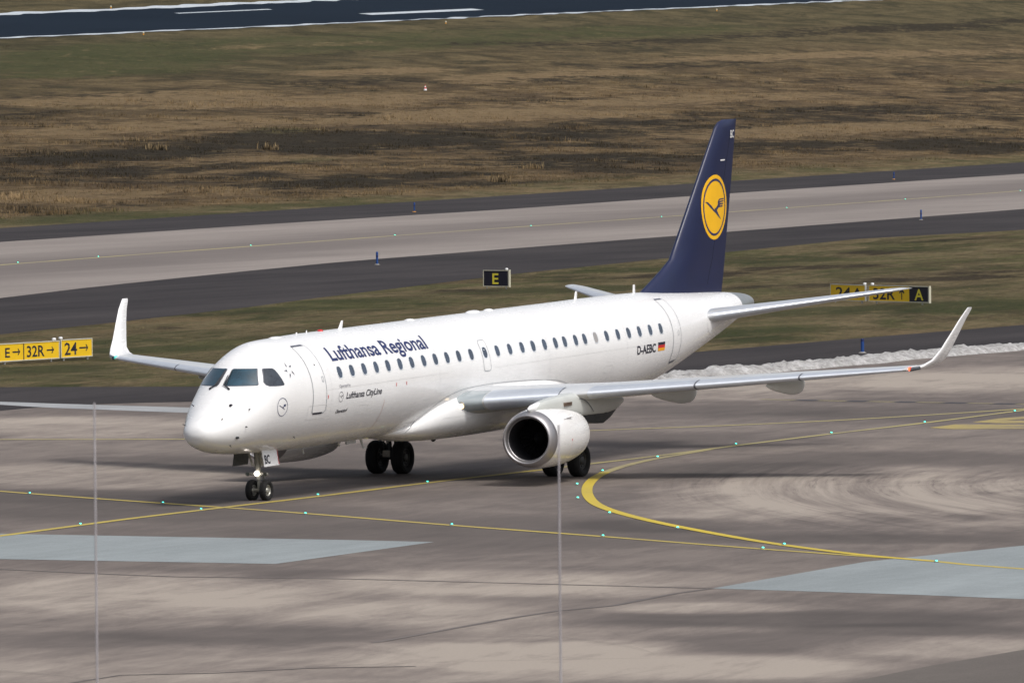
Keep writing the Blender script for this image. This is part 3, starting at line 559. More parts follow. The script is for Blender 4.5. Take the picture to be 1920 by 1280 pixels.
gr = mk('tall_dry_grass', V, F, M['blades'], smooth=False)
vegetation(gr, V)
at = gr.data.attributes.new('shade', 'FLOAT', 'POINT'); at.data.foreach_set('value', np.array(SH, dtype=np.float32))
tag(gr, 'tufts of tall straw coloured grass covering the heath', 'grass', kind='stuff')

# snow bank along the apron edge
def snowbank():
    P = resample(smooth_poly(SNOW, 2), .35); n = len(P); V = []; K = 15
    t = np.gradient(P, axis=0); t /= np.linalg.norm(t, axis=1)[:, None]; nn = np.stack([-t[:, 1], t[:, 0]], 1)
    for i, p in enumerate(P):
        s = i*.35; hgt = .24+.16*noise.noise(Vector((s*.35, 0, 0)))+.12*noise.noise(Vector((s*1.3, 4, 0))); wd = 1.15+.4*noise.noise(Vector((s*.25, 9, 0)))
        e = min(1, i/12+.05, (n-1-i)/12+.05)
        for k in range(K):
            q = -1+2*k/(K-1); z = hgt*e*max(0, 1-abs(q)**2.2)**.8
            if 0 < k < K-1: z += .13*noise.noise(Vector((s*2.1, q*3, 1)))+.10*noise.noise(Vector((s*5, q*6, 2)))
            x, y = p+nn[i]*q*wd; V.append((x, y, max(-.02, z) if 0 < k < K-1 else -.02))
    F = [(i*K+j, (i+1)*K+j, (i+1)*K+j+1, i*K+j+1) for i in range(n-1) for j in range(K-1)]
    o = mk('snow_bank', V, F, M['snow'], smooth=True, sharp=0); fixup(o)
    tag(o, 'long low bank of dirty ploughed snow along the apron edge', 'snow bank')
snowbank()

# ================================================================== the airliner
AL, BE, XM = .02259, -.00469, 18.514          # it sits slightly nose down
ROOT = (4.19, 0, 0)
plane = empty('airliner', ROOT)
tag(plane, 'white twin engine regional airliner with dark blue tail taxiing on the yellow line', 'airplane')
def TT(V): return [(x, y, z+AL*(x-XM)-BE*y) for x, y, z in V]
def body(mb, name, mats, parent=None, smooth=True, sharp=35, tilt=True):
    if tilt: mb.V = TT(mb.V)
    return mb.mk(name, mats, parent or plane, smooth, ROOT, sharp)
def raw(name, V, F, mats, parent=None, smooth=True, fm=None, sharp=35):
    return mk(name, TT(V), F, mats, parent or plane, smooth, ROOT, fm, None, sharp)

XK = [0,.045,.179,.473,.907,1.481,2.195,3.049,4.259,5.67,7,24,26,28,30,32,34,35.5,37,37.8,38.5,38.9,39.05]
TOP = [2.45,2.63,2.77,2.94,3.17,3.52,4.006,4.577,4.895,4.93,4.955,4.955,4.96,4.96,4.935,4.855,4.752,4.681,4.597,4.545,4.47,4.37,4.26]
BOT = [2.45,2.32,2.17,2.04,1.93,1.84,1.785,1.745,1.70,1.67,1.655,1.65,1.67,1.785,2.018,2.428,2.894,3.226,3.582,3.74,3.88,3.98,4.08]
WID = [0,.22,.39,.57,.75,.98,1.155,1.29,1.42,1.5,1.505,1.505,1.49,1.455,1.39,1.26,1.08,.89,.66,.52,.38,.25,.10]
def slopes(xk, yk):
    h = np.diff(xk); dl = np.diff(yk)/h; mm = np.zeros(len(xk))
    for i in range(1, len(xk)-1):
        if dl[i-1]*dl[i] > 0: w1 = 2*h[i]+h[i-1]; w2 = h[i]+2*h[i-1]; mm[i] = (w1+w2)/(w1/dl[i-1]+w2/dl[i])
    mm[0] = dl[0]; mm[-1] = dl[-1]; return mm
KK = np.sqrt(np.array(XK)); PK = [(np.array(q), slopes(KK, np.array(q))) for q in (TOP, BOT, WID)]
def prof(X):
    s = math.sqrt(max(0, min(X, 39.05))); i = min(max(int(np.searchsorted(KK, s))-1, 0), len(KK)-2); h = KK[i+1]-KK[i]; t = (s-KK[i])/h; o = []
    for y, mm in PK: o.append(y[i]*(2*t**3-3*t**2+1)+h*mm[i]*(t**3-2*t**2+t)+y[i+1]*(-2*t**3+3*t**2)+h*mm[i+1]*(t**3-t**2))
    return o
def warp(X): return .26*max(0, 1-X/3)**1.5
def surf(X, a, off=0.0):
    t, b, w_ = prof(X); c = (t+b)/2; hh = (t-b)/2
    ny, nz = math.cos(a)/max(w_, .02), math.sin(a)/max(hh, .02); l = math.hypot(ny, nz)
    return (X+warp(X), w_*math.cos(a)+off*ny/l, c+hh*math.sin(a)+off*nz/l)
def surf_xz(X, z, off=0.0):          # port side point at height z
    t, b, w_ = prof(X); c = (t+b)/2; hh = (t-b)/2
    return surf(X, math.pi-math.asin(max(-1, min(1, (z-c)/hh))), off)
def surf_yz(y, z, off=0.0):          # nose point seen from the front
    lo, hi = .02, 9
    for _ in range(40):
        X = (lo+hi)/2; t, b, w_ = prof(X); c = (t+b)/2; hh = (t-b)/2
        if (y/w_)**2+((z-c)/hh)**2 > 1: lo = X
        else: hi = X
    e = .01; t, b, w_ = prof(X); c = (t+b)/2; hh = (t-b)/2
    ny, nz = y/w_**2, (z-c)/hh**2
    t2, b2, w2 = prof(X+e); c2 = (t2+b2)/2; h2 = (t2-b2)/2
    nx = (((y/w2)**2+((z-c2)/h2)**2)-((y/w_)**2+((z-c)/hh)**2))/e/2
    l = math.sqrt(nx*nx+ny*ny+nz*nz)
    return (X+warp(X)+off*nx/l, y+off*ny/l, z+off*nz/l)

CONE_X = 37.08
def fus_mesh(x0, x1, nx, na=112):
    s = np.linspace(math.sqrt(x0), math.sqrt(x1), nx) if x0 < 1 else np.sqrt(np.linspace(x0, x1, nx)); rings = []
    for q in s: rings.append([surf(q*q, 2*math.pi*k/na) for k in range(na)])
    return rings
mb = MB(); mb.loft(fus_mesh(.0006, 7, 110)+fus_mesh(7.2, CONE_X, 150)[0:], cap=True)
fus = body(mb, 'fuselage', M['white'], sharp=60)
mb = MB(); mb.loft(fus_mesh(CONE_X+.01, 39.03, 30), cap=True); tc = body(mb, 'tail_cone', M['cone'], sharp=50)
mb = MB(); mb.lathe([(0, .0), (.0, .14), (.03, .15), (.03, .11), (-.1, .1)], (39.0, 0, 4.18), (1, 0, 0), 20); body(mb, 'exhaust_outlet', M['geardark'], tc)

# ---- decals laid on the skin
def text2d(s, size=1, bold=.0, shear=0, cw=1.0, sp=1.0):
    cu = bpy.data.curves.new('t', 'FONT'); cu.body = s; cu.size = size; cu.offset = bold; cu.shear = shear; cu.space_character = sp; cu.resolution_u = 4
    ob = bpy.data.objects.new('t', cu); COL.objects.link(ob); dg = bpy.context.evaluated_depsgraph_get()
    me = bpy.data.meshes.new_from_object(ob.evaluated_get(dg)); bpy.data.objects.remove(ob); bpy.data.curves.remove(cu)
    return me
def fit2d(me, x0, x1, y0, y1):
    """cap letters scaled so the mesh spans x0..x1 and its font cap height spans y0..y1"""
    xs = [v.co.x for v in me.vertices]; a, b = min(xs), max(xs); cap = .729*1.0
    for v in me.vertices: v.co.x = x0+(v.co.x-a)/(b-a)*(x1-x0); v.co.y = y0+v.co.y/cap*(y1-y0)
    return me
def poly2d(polys):
    me = bpy.data.meshes.new('p'); V = []; F = []
    for P in polys: n = len(V); V += [(x, y, 0) for x, y in P]; F.append(tuple(range(n, n+len(P))))
    me.from_pydata(V, [], F); bm = bmesh.new(); bm.from_mesh(me); bmesh.ops.triangulate(bm, faces=bm.faces); bm.to_mesh(me); bm.free(); return me
def decal(name, me, mapf, mat, parent, step=.08, tilt=True):
    bm = bmesh.new(); bm.from_mesh(me); bpy.data.meshes.remove(me)
    xs = [v.co.x for v in bm.verts]; ys = [v.co.y for v in bm.verts]
    for ax, lo, hi in ((0, min(xs), max(xs)), (1, min(ys), max(ys))):
        k = math.floor(lo/step)+1
        while k*step < hi:
            co = [0, 0, 0]; no = [0, 0, 0]; co[ax] = k*step; no[ax] = 1
            bmesh.ops.bisect_plane(bm, geom=bm.verts[:]+bm.edges[:]+bm.faces[:], dist=1e-6, plane_co=co, plane_no=no); k += 1
    for v in bm.verts: v.co = mapf(v.co.x, v.co.y)
    me2 = bpy.data.meshes.new(name); bm.to_mesh(me2); bm.free()
    V = [tuple(v.co) for v in me2.vertices]; F = [tuple(p.vertices) for p in me2.polygons]; bpy.data.meshes.remove(me2)
    if tilt: V = TT(V)
    return mk(name, V, F, mat, parent, True, ROOT, sharp=0)
OFF = .007
sideM = lambda o=OFF: (lambda x, y: surf_xz(x, y, o))
A0 = math.radians(146.8)
arcM = lambda x, y: surf(x, A0-y/1.585, OFF)          # y = metres up the skin from the baseline of the title
angM = lambda o=OFF: (lambda x, a: surf(x, math.radians(a), o))
def loop_ribbon(pts, w_):
    P = pts+[pts[0]]; out = []
    for a, b in zip(P[:-1], P[1:]):
        a = Vector(a); b = Vector(b); n = (b-a); 
        if n.length < 1e-6: continue
        n = Vector((-n.y, n.x)).normalized()*w_/2; e = (b-a).normalized()*w_*.35
        out.append([tuple(a-n-e), tuple(b-n+e), tuple(b+n+e), tuple(a+n-e)])
    return out
def rrect(x0, x1, y0, y1, rx, ry=None, k=5):
    ry = ry or rx; P = []
    for cx, cyy, a0 in ((x1-rx, y1-ry, 0), (x0+rx, y1-ry, 90), (x0+rx, y0+ry, 180), (x1-rx, y0+ry, 270)):
        for q in range(k+1): a = math.radians(a0+90*q/k); P.append((cx+rx*math.cos(a), cyy+ry*math.sin(a)))
    return P

def words(name, s, bold, shear, x0, x1, y0, y1, mapf, mat):
    """one mesh per word, set on one baseline"""
    full = text2d(s, 1, bold, shear); fx = [v.co.x for v in full.vertices]; a, b = min(fx), max(fx); first = text2d(s.split()[0], 1, bold, shear); fa = max(v.co.x for v in first.vertices); bpy.data.meshes.remove(first)
    last = text2d(s.split()[1], 1, bold, shear); lx = [v.co.x for v in last.vertices]; lw = max(lx)-min(lx); bpy.data.meshes.remove(last); bpy.data.meshes.remove(full); k = (x1-x0)/(b-a)
    fw = text2d(s.split()[0], 1, bold, shear); decal(name, fit2d(fw, x0, x0+(fa-a)*k, y0, y1), mapf, mat, plane)
    lw_ = text2d(s.split()[1], 1, bold, shear); decal(name, fit2d(lw_, x1-lw*k, x1, y0, y1), mapf, mat, plane)
words('airline_title', 'Lufthansa Regional', .021, 0, 6.40, 12.68, 0, .50, arcM, M['navy'])
words('operator_title', 'Lufthansa CityLine', .018, .22, 6.80, 9.10, 3.095, 3.285, sideM(), M['black'])
words('small_lettering', 'Operated by', .006, 0, 6.38, 7.08, 3.44, 3.53, sideM(), M['greytxt'])
decal('small_lettering', fit2d(text2d('Oberstdorf', 1, .022, .2), 6.27, 7.0, 2.71, 2.81), sideM(), M['black'], plane)
decal('registration_lettering', fit2d(text2d('D-AEBC', 1, .026), 27.02, 28.50, 3.175, 3.445), sideM(), M['black'], plane)
fl = decal('flag', poly2d([[(28.68, 3.365), (29.24, 3.365), (29.24, 3.455), (28.68, 3.455)]]), sideM(), M['black'], plane)
decal('red_stripe', poly2d([[(28.68, 3.275), (29.24, 3.275), (29.24, 3.365), (28.68, 3.365)]]), sideM(), M['red'], fl)
decal('gold_stripe', poly2d([[(28.68, 3.185), (29.24, 3.185), (29.24, 3.275), (28.68, 3.275)]]), sideM(), M['gold'], fl)
def ring2d(cx, cyy, r0, r1, n=56, sx=1):
    return [[(cx+sx*r0*math.cos(a), cyy+r0*math.sin(a)), (cx+sx*r1*math.cos(a), cyy+r1*math.sin(a)), (cx+sx*r1*math.cos(b), cyy+r1*math.sin(b)), (cx+sx*r0*math.cos(b), cyy+r0*math.sin(b))]
            for a, b in ((2*math.pi*k/n, 2*math.pi*(k+1)/n) for k in range(n))]
# the crane in a unit circle (head to the left)
CR = [[(-.74,.18),(-.56,.17),(-.30,.06),(-.12,-.045),(.02,-.11),(.13,-.08),(.24,-.17),(.37,-.27),(.50,-.36),(.48,-.37),(.42,-.345),(.24,-.27),(.09,-.19),(-.08,-.125),(-.32,-.02),(-.60,.12)],
      [(.02,-.11),(-.06,-.055),(.10,-.01),(.20,.05),(.24,.10),(.22,.14),(.27,.20),(.36,.235),(.74,.24),(.73,.205),(.40,.195),(.35,.175),(.36,.165),(.72,.175),(.71,.14),(.40,.125),(.36,.10),(.70,.105),(.68,.065),(.42,.055),(.38,.03),(.66,.035),(.62,-.01),(.42,-.01),(.30,-.02),(.22,-.06),(.16,-.09)]]
def crane(cx, cyy, r, sx=1, sy=1): return [[(cx+x*r*sx, cyy+y*r*sy*1.05) for x, y in P] for P in CR]
em = decal('emblem', poly2d(ring2d(3.17, 3.085, .245, .262)), sideM(), M['navy'], plane, .1)
decal('crane_mark', poly2d(crane(3.17, 3.10, .25)), sideM(), M['navy'], em, .1)
em = decal('emblem', poly2d(ring2d(6.47, 3.17, .135, .147, 32)), sideM(), M['black'], plane, .1)
decal('crane_mark', poly2d(crane(6.47, 3.18, .14)), sideM(), M['black'], em, .1)
st = []
for k in range(5):      # five pointed alliance mark of folded triangles
    a = math.radians(90+72*k+8); cx, cyy = 3.84+.145*math.cos(a), 148.2-6.2*math.sin(a)
    def pt(r, b):
        r *= 1.35
        return (cx+r*math.cos(a+b), cyy-r*42*math.sin(a+b))
    st.append([pt(.075, 0), pt(.055, 2.3), pt(.02, 3.5)]); st.append([pt(.06, .9), pt(.02, 2.8), pt(.07, -2.6)])
decal('alliance_mark', poly2d(st), angM(), M['gap'], plane, 5)

# ---- cabin windows: surround, pane
WX = [6.56,7.34,8.13,8.91,9.68,10.47,11.24,12.04,12.82,13.61,14.4,15.24,16.19,17.05,17.92,18.78,19.56,20.37,21.16,21.82,22.61,23.27,24.07,24.89,25.73,26.55,27.37,28.21,29.04]
def superell(cx, cyy, a, b, n=28, p=2.6): return [(cx+a*math.copysign(abs(math.cos(t))**(2/p), math.cos(t)), cyy+b*math.copysign(abs(math.sin(t))**(2/p), math.sin(t))) for t in (2*math.pi*k/n for k in range(n))]
wproto = None
for i, x in enumerate(WX):
    O, I, J = superell(x+.008, -.006, .166, .184), superell(x, 0, .145, .163), superell(x, 0, .140, .158); z0 = 3.873
    n = len(O); V = [surf_xz(px, z0+py, .002) for px, py in O]+[surf_xz(px, z0+py, .010) for px, py in superell(x+.004, -.003, .156, .174)]+[surf_xz(px, z0+py, .009) for px, py in I]+[surf_xz(px, z0+py, .004) for px, py in J]
    F = [(r*n+j, r*n+(j+1) % n, (r+1)*n+(j+1) % n, (r+1)*n+j) for r in range(3) for j in range(n)]
    wf = raw('cabin_window', V, F, M['winframe'])
    J = superell(x, 0, .142, .160); V = [surf_xz(px, z0+py, .005) for px, py in J]+[surf_xz(x, z0, .005)]
    raw('pane', V, [(j, (j+1) % n, n) for j in range(n)], M['glass'] if i != 22 else M['shade'], wf)

# ---- doors
def door(name, x0, x1, a0, a1, w_=.028, topgap=True):
    P = rrect(x0, x1, a0, a1, .11, 4.2)
    fill = decal(name, poly2d([P]), angM(.004), M['white'], plane, 2 if False else .4)
    return P, fill
def door_outline(P, fill, mat, w_=.022):
    V, F = [], []; Q = []
    for k in range(len(P)):
        a, b = P[k], P[(k+1) % len(P)]; L = max(1, int(math.hypot(b[0]-a[0], (b[1]-a[1])*.0277)/.06))
        Q += [(a[0]+(b[0]-a[0])*j/L, a[1]+(b[1]-a[1])*j/L) for j in range(L)]
    n = len(Q); C0 = Vector((sum(q[0] for q in Q)/n, sum(q[1] for q in Q)/n*.0277))
    for k in range(n):
        a = Vector((Q[k-1][0], Q[k-1][1]*.0277)); b = Vector((Q[(k+1) % n][0], Q[(k+1) % n][1]*.0277)); t_ = (b-a).normalized(); nn = Vector((-t_.y, t_.x))*w_/2
        for s in (-1, 1): V.append(surf(Q[k][0]+s*nn.x, math.radians(Q[k][1]+s*nn.y/.0277), .0075))
    F = [(2*k, 2*k+1, (2*(k+1)+1) % (2*n), (2*(k+1)) % (2*n)) for k in range(n)]
    return raw('door_seam', V, F, mat, fill, sharp=0)
P, dr = door('passenger_door', 4.79, 5.56, 120.5, 198.5); door_outline(P, dr, M['line'], .032)
decal('door_gap', poly2d([[(4.79, 118.8), (5.44, 118.8), (5.46, 121.8), (4.80, 121.8)]]), angM(.010), M['gap'], dr, .2)
decal('door_sill', poly2d([[(4.86, 197.6), (5.38, 197.6), (5.38, 199.6), (4.86, 199.6)]]), angM(.010), M['black'], dr, .2)
door_outline(rrect(5.38, 5.47, 161.5, 166.8, .03, 1.1), dr, M['line'], .024)
decal('door_port', poly2d([superell(5.24, 148, .03, .9)]), angM(.010), M['black'], dr, .2)
P, dr = door('service_door', 29.96, 30.62, 121, 210.5); door_outline(P, dr, M['line'], .032)
decal('door_gap', poly2d([[(29.96, 119.8), (30.5, 119.8), (30.5, 122.6), (29.96, 122.6)]]), angM(.010), M['gap'], dr, .2)
decal('door_sill', poly2d([[(30.0, 209.0), (30.44, 209.0), (30.44, 212), (30.0, 212)]]), angM(.010), M['gap'], dr, .2)
door_outline(rrect(30.36, 30.46, 170.5, 176.5, .03, 1.1), dr, M['line'], .018)
P = rrect(15.96, 16.44, 145.5, 179.2, .1, 3.8); ex = decal('emergency_exit', poly2d([P]), angM(.003), M['white'], plane, .4)
door_outline(P, ex, M['line'], .024)
V = []; fr = rrect(4.56, 5.62, 190, 204.5, .03, 1)
door_outline(fr, fus, M['hair'], .012)
# seams and small marks on the skin
def seam(name, pts, w_, mat, mapf):
    P = [Vector(p) for p in pts]; polys = []
    V = []; n = 0; F = []
    for a, b in zip(P[:-1], P[1:]):
        L = max(1, int((b-a).length/.1)) if mapf is not angM else 8
        for j in range(L+1):
            q = a+(b-a)*j/L; t_ = (b-a).normalized(); nn = Vector((-t_.y, t_.x))*w_/2
            for s in (-1, 1): V.append(mapf(q.x+s*nn.x, q.y+s*nn.y))
        F += [(n+2*j, n+2*j+1, n+2*j+3, n+2*j+2) for j in range(L)]; n = len(V)
    return raw(name, V, F, mat, fus, sharp=0)
seam('skin_seam', [(5.7, 3.42), (13.5, 3.44)], .008, M['hair'], lambda x, z: surf_xz(x, z, .004))
seam('skin_seam', [(16.7, 3.40), (29.8, 3.44)], .008, M['hair'], lambda x, z: surf_xz(x, z, .004))
V, F = [], []
for k in range(30):
    a = math.radians(194+k*1.4)
    for s in (-.012, .012): V.append(surf(9.35+s, a, .005))
raw('red_stripe_mark', V, [(2*k, 2*k+1, 2*k+3, 2*k+2) for k in range(29)], M['pink'], fus, sharp=0)
for x, z in ((10.05, 3.30), (10.72, 3.30), (5.66, 3.22)): raw('red_mark', [surf_xz(x-.02, z-.05, .006), surf_xz(x+.02, z-.05, .006), surf_xz(x+.02, z+.05, .006), surf_xz(x-.02, z+.05, .006)], [(0, 1, 2, 3)], M['red'], fus)
for x in (5.9, 12.95, 20.6, 26.3):
    V = []
    for k in range(60):
        an = math.radians(95+k*2)
        for s in (-.004, .004): V.append(surf(x+s, an, .0035))
    raw('skin_seam', V, [(2*k, 2*k+1, 2*k+3, 2*k+2) for k in range(59)], M['hair'], fus, sharp=0)
for x0, x1, a0, a1 in ((7.6, 8.3, 196, 206), (2.2, 2.55, 196, 206), (12.0, 12.5, 200, 208), (24.6, 25.2, 192, 200)): door_outline(rrect(x0, x1, a0, a1, .03, 1), fus, M['hair'], .008)
# nose radome seams
for pts in ([(.1, 2.83), (-.12, 3.08)], [(-.42, 2.75), (-.72, 3.0)]):
    (y0, z0), (y1, z1) = pts; V = []
    for k in range(12):
        y, z = y0+(y1-y0)*k/11, z0+(z1-z0)*k/11
        for s in (-.006, .006): V.append(surf_yz(y+s, z, .005))
    raw('skin_seam', V, [(2*k, 2*k+1, 2*k+3, 2*k+2) for k in range(11)], M['hair'], fus, sharp=0)
# probes and sensors round the nose
def probe(y, z, L, mat=M['black'], r=.018, kind=0):
    p = Vector(surf_yz(y, z, 0)); q = Vector(surf_yz(y, z, 1)); nn = (q-p).normalized()
    mb = MB(); L *= .7; r *= .6; mb.lathe([(0, .022), (.008, .022), (.008, 0)], p, nn, 14)
    if kind == 0: mb.tube([p, p+nn*.06, p+nn*.07+Vector((-L, 0, 0))], [r*1.4, r, r*.5], 8)
    else: mb.tube([p+nn*.015+Vector((.05, 0, 0)), p+nn*.02-Vector((.05, 0, 0))], [r*2, r*2], 8)
    body(mb, 'probe', mat, plane)
probe(-.57, 3.23, .04, r=.03, kind=1); probe(-.96, 3.10, .12, M['geardark']); probe(-.97, 2.63, .06); probe(-.81, 2.34, .10, M['geardark'], .03, 1); probe(-.54, 2.87, .08, M['strut'])
probe(.62, 3.2, .06); probe(.5, 2.7, .08); probe(-1.0, 2.15, .03, M['geardark']); probe(-.62, 2.12, .03, M['geardark'])

# ---- cockpit glazing
def yzpoly(P, off): return poly2d([P]), (lambda y, z: surf_yz(y, z, off))
def glaze(name, P, mat, mirror=False):
    if mirror: P = [(-y, z) for y, z in P]
    c = Vector((sum(p[0] for p in P)/len(P), sum(p[1] for p in P)/len(P)))
    def grow(k):
        k = k*.5
        return [tuple(c+(Vector(p)-c)*(1+k/(Vector(p)-c).length)) for p in P]
    me, mf = yzpoly(P, .012); g = decal(name, me, mf, mat, plane, .05)
    V = []; Q = []
    G = grow(.045)
    for k in range(len(P)):
        for j in range(10): 
            Q.append((Vector(P[k]).lerp(Vector(P[(k+1) % len(P)]), j/10), Vector(G[k]).lerp(Vector(G[(k+1) % len(P)]), j/10)))
    n = len(Q)
    for a, b in Q: V += [surf_yz(a.x, a.y, .013), surf_yz(b.x, b.y, .006)]
    raw('window_frame', V, [(2*k, 2*k+1, (2*k+3) % (2*n), (2*k+2) % (2*n)) for k in range(n)], M['gap'], g, sharp=0)
    return g
WS = [(-.095, 4.165), (-.13, 4.19), (-.69, 4.185), (-.71, 4.16), (-.895, 3.77), (-.88, 3.745), (-.16, 3.75), (-.10, 3.79)]
glaze('windshield', WS, M['cockpit']); glaze('windshield', WS, M['cockpit'], True)
def glaze_side(mir):
    P = [(2.87, 4.15), (2.92, 4.175), (3.20, 4.165), (3.25, 4.13), (3.38, 3.74), (3.34, 3.705), (2.76, 3.71), (2.66, 3.75), (2.63, 3.82)]
    s = -1 if mir else 1
    mf = lambda x, z: (lambda q: (q[0], s*q[1], q[2]))(surf_xz(x, z, .010))
    g = decal('cockpit_side_window', poly2d([P]), mf, M['cockpit2'], plane, .08)
    c = Vector((3.06, 3.94)); Q = []; V = []
    for k in range(len(P)):
        for j in range(8):
            a = Vector(P[k]).lerp(Vector(P[(k+1) % len(P)]), j/8); Q.append((a, c+(a-c)*(1+.022/(a-c).length)))
    n = len(Q)
    for a, b in Q:
        for o, q in ((.011, a), (.005, b)):
            r3 = surf_xz(q.x, q.y, o); V.append((r3[0], s*r3[1], r3[2]))
    raw('window_frame', V, [(2*k, 2*k+1, (2*k+3) % (2*n), (2*k+2) % (2*n)) for k in range(n)], M['gap'], g, sharp=0)
glaze_side(False); glaze_side(True)
for s in (-1, 1):     # wipers lying up the centre pillar
    mb = MB(); P = [surf_yz(s*.30, 3.66, .03), surf_yz(s*.10, 3.75, .05), surf_yz(s*.075, 4.0, .05)]
    mb.tube(P, [.022, .018, .012], 8); mb.tube([surf_yz(s*.17, 3.72, .045), surf_yz(s*.125, 3.95, .035), surf_yz(s*.10, 4.14, .03)], .016, 6)
    mb.lathe([(0, .035), (.03, .035), (.04, 0)], surf_yz(s*.30, 3.66, 0), (-1, 0, .6), 12)
    body(mb, 'wiper', M['chrome'])

# ---- antennas on the roof and below
def blade_ant(x, h, c=.25, sweep=.18, name='antenna', mat=M['white'], z0=None, w_=.025, ctip=.5):
    z0 = z0 if z0 is not None else prof(x)[0]-.02; mb = MB(); R1 = []
    for q in (0, .5, 1):
        cc = c*(1-(1-ctip)*q); xx = x+sweep*q; z = z0+h*q
        R1.append([(xx, 0, z), (xx+cc*.3, w_*(1-.5*q), z), (xx+cc, 0, z), (xx+cc*.3, -w_*(1-.5*q), z)])
    mb.loft(R1); return body(mb, name, mat, sharp=20)
blade_ant(9.25, .25, .28, .22); blade_ant(29.92, .28, .20, .02, ctip=.8); blade_ant(25.52, .27, .22, .10, ctip=.7)
blade_ant(6.55, .07, .14, .03); blade_ant(7.2, .09, .10, .03)
for x, L, hgt in ((5.3, .7, .035), (18.3, .9, .06), (19.4, .35, .05), (14.0, .4, .04)):
    mb = MB(); R1 = []
    for k in range(9):
        q = -1+k/4; s = math.sqrt(max(0, 1-q*q))*.98+.02; R1.append([(x+L*q/2, .16*s*math.cos(t), prof(x)[0]-.02+(hgt+.02)*s*max(0, math.sin(t))) for t in np.linspace(0, math.pi, 7)]+[(x+L*q/2, -.1*s, prof(x)[0]-.05), (x+L*q/2, .1*s, prof(x)[0]-.05)])
    mb.loft(R1); body(mb, 'roof_blister', M['white'])
mb = MB(); mb.lathe([(0, .09), (.03, .08), (.05, .05), (.055, 0)], (8.12, 0, 4.95), (0, 0, 1), 16); body(mb, 'beacon_light', M['red'])
mb = MB(); mb.tube([(10.65, 0, 1.66), (10.85, 0, 1.36), (11.05, 0, 1.36)], [.045, .03, .02], 8); body(mb, 'drain_mast', M['wing'])
for f_ in (lambda m_: m_.tube([(9.2, 0, 1.64), (9.3, 0, 1.53)], [.04, .03], 8), lambda m_: m_.box((9.7, -.03, 1.54), (10.3, .03, 1.66)), lambda m_: m_.tube([(6.9, 0, 1.66), (6.98, 0, 1.46)], [.03, .02], 8)):
    mb = MB(); f_(mb); body(mb, 'belly_antenna', M['wing'])
mb = MB(); mb.lathe([(0, .09), (-.06, .08), (-.1, .04), (-.11, 0)], (15.5, 0, 1.33), (0, 0, 1), 14); body(mb, 'belly_light', M['geardark'])

# ---- belly fairing: a full bulge under the wing root
FX = [11.5, 11.9, 12.3, 12.9, 13.6, 14.4, 17, 20, 21.5, 22.7, 23.8, 24.6]
FW = [.45, .88, 1.14, 1.37, 1.50, 1.57, 1.80, 1.80, 1.66, 1.35, .85, .3]
FB = [1.66, 1.57, 1.50, 1.42, 1.37, 1.34, 1.32, 1.35, 1.42, 1.52, 1.62, 1.72]
FT = [1.84, 2.02, 2.28, 2.63, 2.88, 3.02, 3.16, 3.08, 2.92, 2.60, 2.2, 1.9]
def lin(x, xs, ys):
    xs = np.array(xs, float); ys = np.array(ys, float); mm = slopes(xs, ys); i = min(max(int(np.searchsorted(xs, x))-1, 0), len(xs)-2); h = xs[i+1]-xs[i]; t = (x-xs[i])/h
    return ys[i]*(2*t**3-3*t**2+1)+h*mm[i]*(t**3-2*t**2+t)+ys[i+1]*(-2*t**3+3*t**2)+h*mm[i+1]*(t**3-t**2)
rings = []
for x in np.linspace(11.5, 24.6, 90):
    w_, b, t_ = lin(x, FX, FW), lin(x, FX, FB), lin(x, FX, FT); c = (b+t_)/2; hh = (t_-b)/2
    R1 = []
    for k in range(64):
        a = 2*math.pi*k/64; p = 2.5; R1.append((x, w_*math.copysign(abs(math.cos(a))**(2/p), math.cos(a)), c+hh*math.copysign(abs(math.sin(a))**(2/2.2), math.sin(a))))
    rings.append(R1)
mb = MB(); mb.loft(rings); bf = body(mb, 'belly_fairing', M['white'], sharp=60)
# panel seam on the fairing
V = []; seq = rrect(13.1, 14.7, 1.62, 2.10, .25, .2)
def fair_pt(x, z, off=.006):
    w_, b, t_ = lin(x, FX, FW), lin(x, FX, FB), lin(x, FX, FT); c = (b+t_)/2; hh = (t_-b)/2
    s = max(-1, min(1, (z-c)/hh)); sa = abs(s)**(2.2/2); ca = math.sqrt(max(0, 1-sa*sa)); return (x, -(w_*ca**(2/2.5)+off), z)
Q = []
for k in range(len(seq)):
    a, b = Vector(seq[k]), Vector(seq[(k+1) % len(seq)]); L = max(1, int((b-a).length/.1)); Q += [a.lerp(b, j/L) for j in range(L)]
n = len(Q)
for k in range(n):
    t_ = (Q[(k+1) % n]-Q[k-1]).normalized(); nn = Vector((-t_.y, t_.x))*.006
    V += [fair_pt(Q[k].x-nn.x, Q[k].y-nn.y), fair_pt(Q[k].x+nn.x, Q[k].y+nn.y)]
raw('panel_seam', V, [(2*k, 2*k+1, (2*k+3) % (2*n), (2*k+2) % (2*n)) for k in range(n)], M['hair'], bf, sharp=0)

EC = [(11.87,1.75),(12.3,2.15),(12.8,2.44),(13.34,2.66),(13.97,2.79),(14.65,2.89),(16.47,2.93),(18,2.90),(19.5,2.85),(21.28,2.74),(22.03,2.60),(22.61,2.41)]
EC = [tuple(q) for q in smooth_poly(EC, 2)]
seam('fairing_seam', EC, .016, M['line'], lambda x, z: (lambda p, q: p if p[1] < q[1] else q)(surf_xz(x, z, .006), fair_pt(x, min(z, lin(x, FX, FT)-.02), .006)))
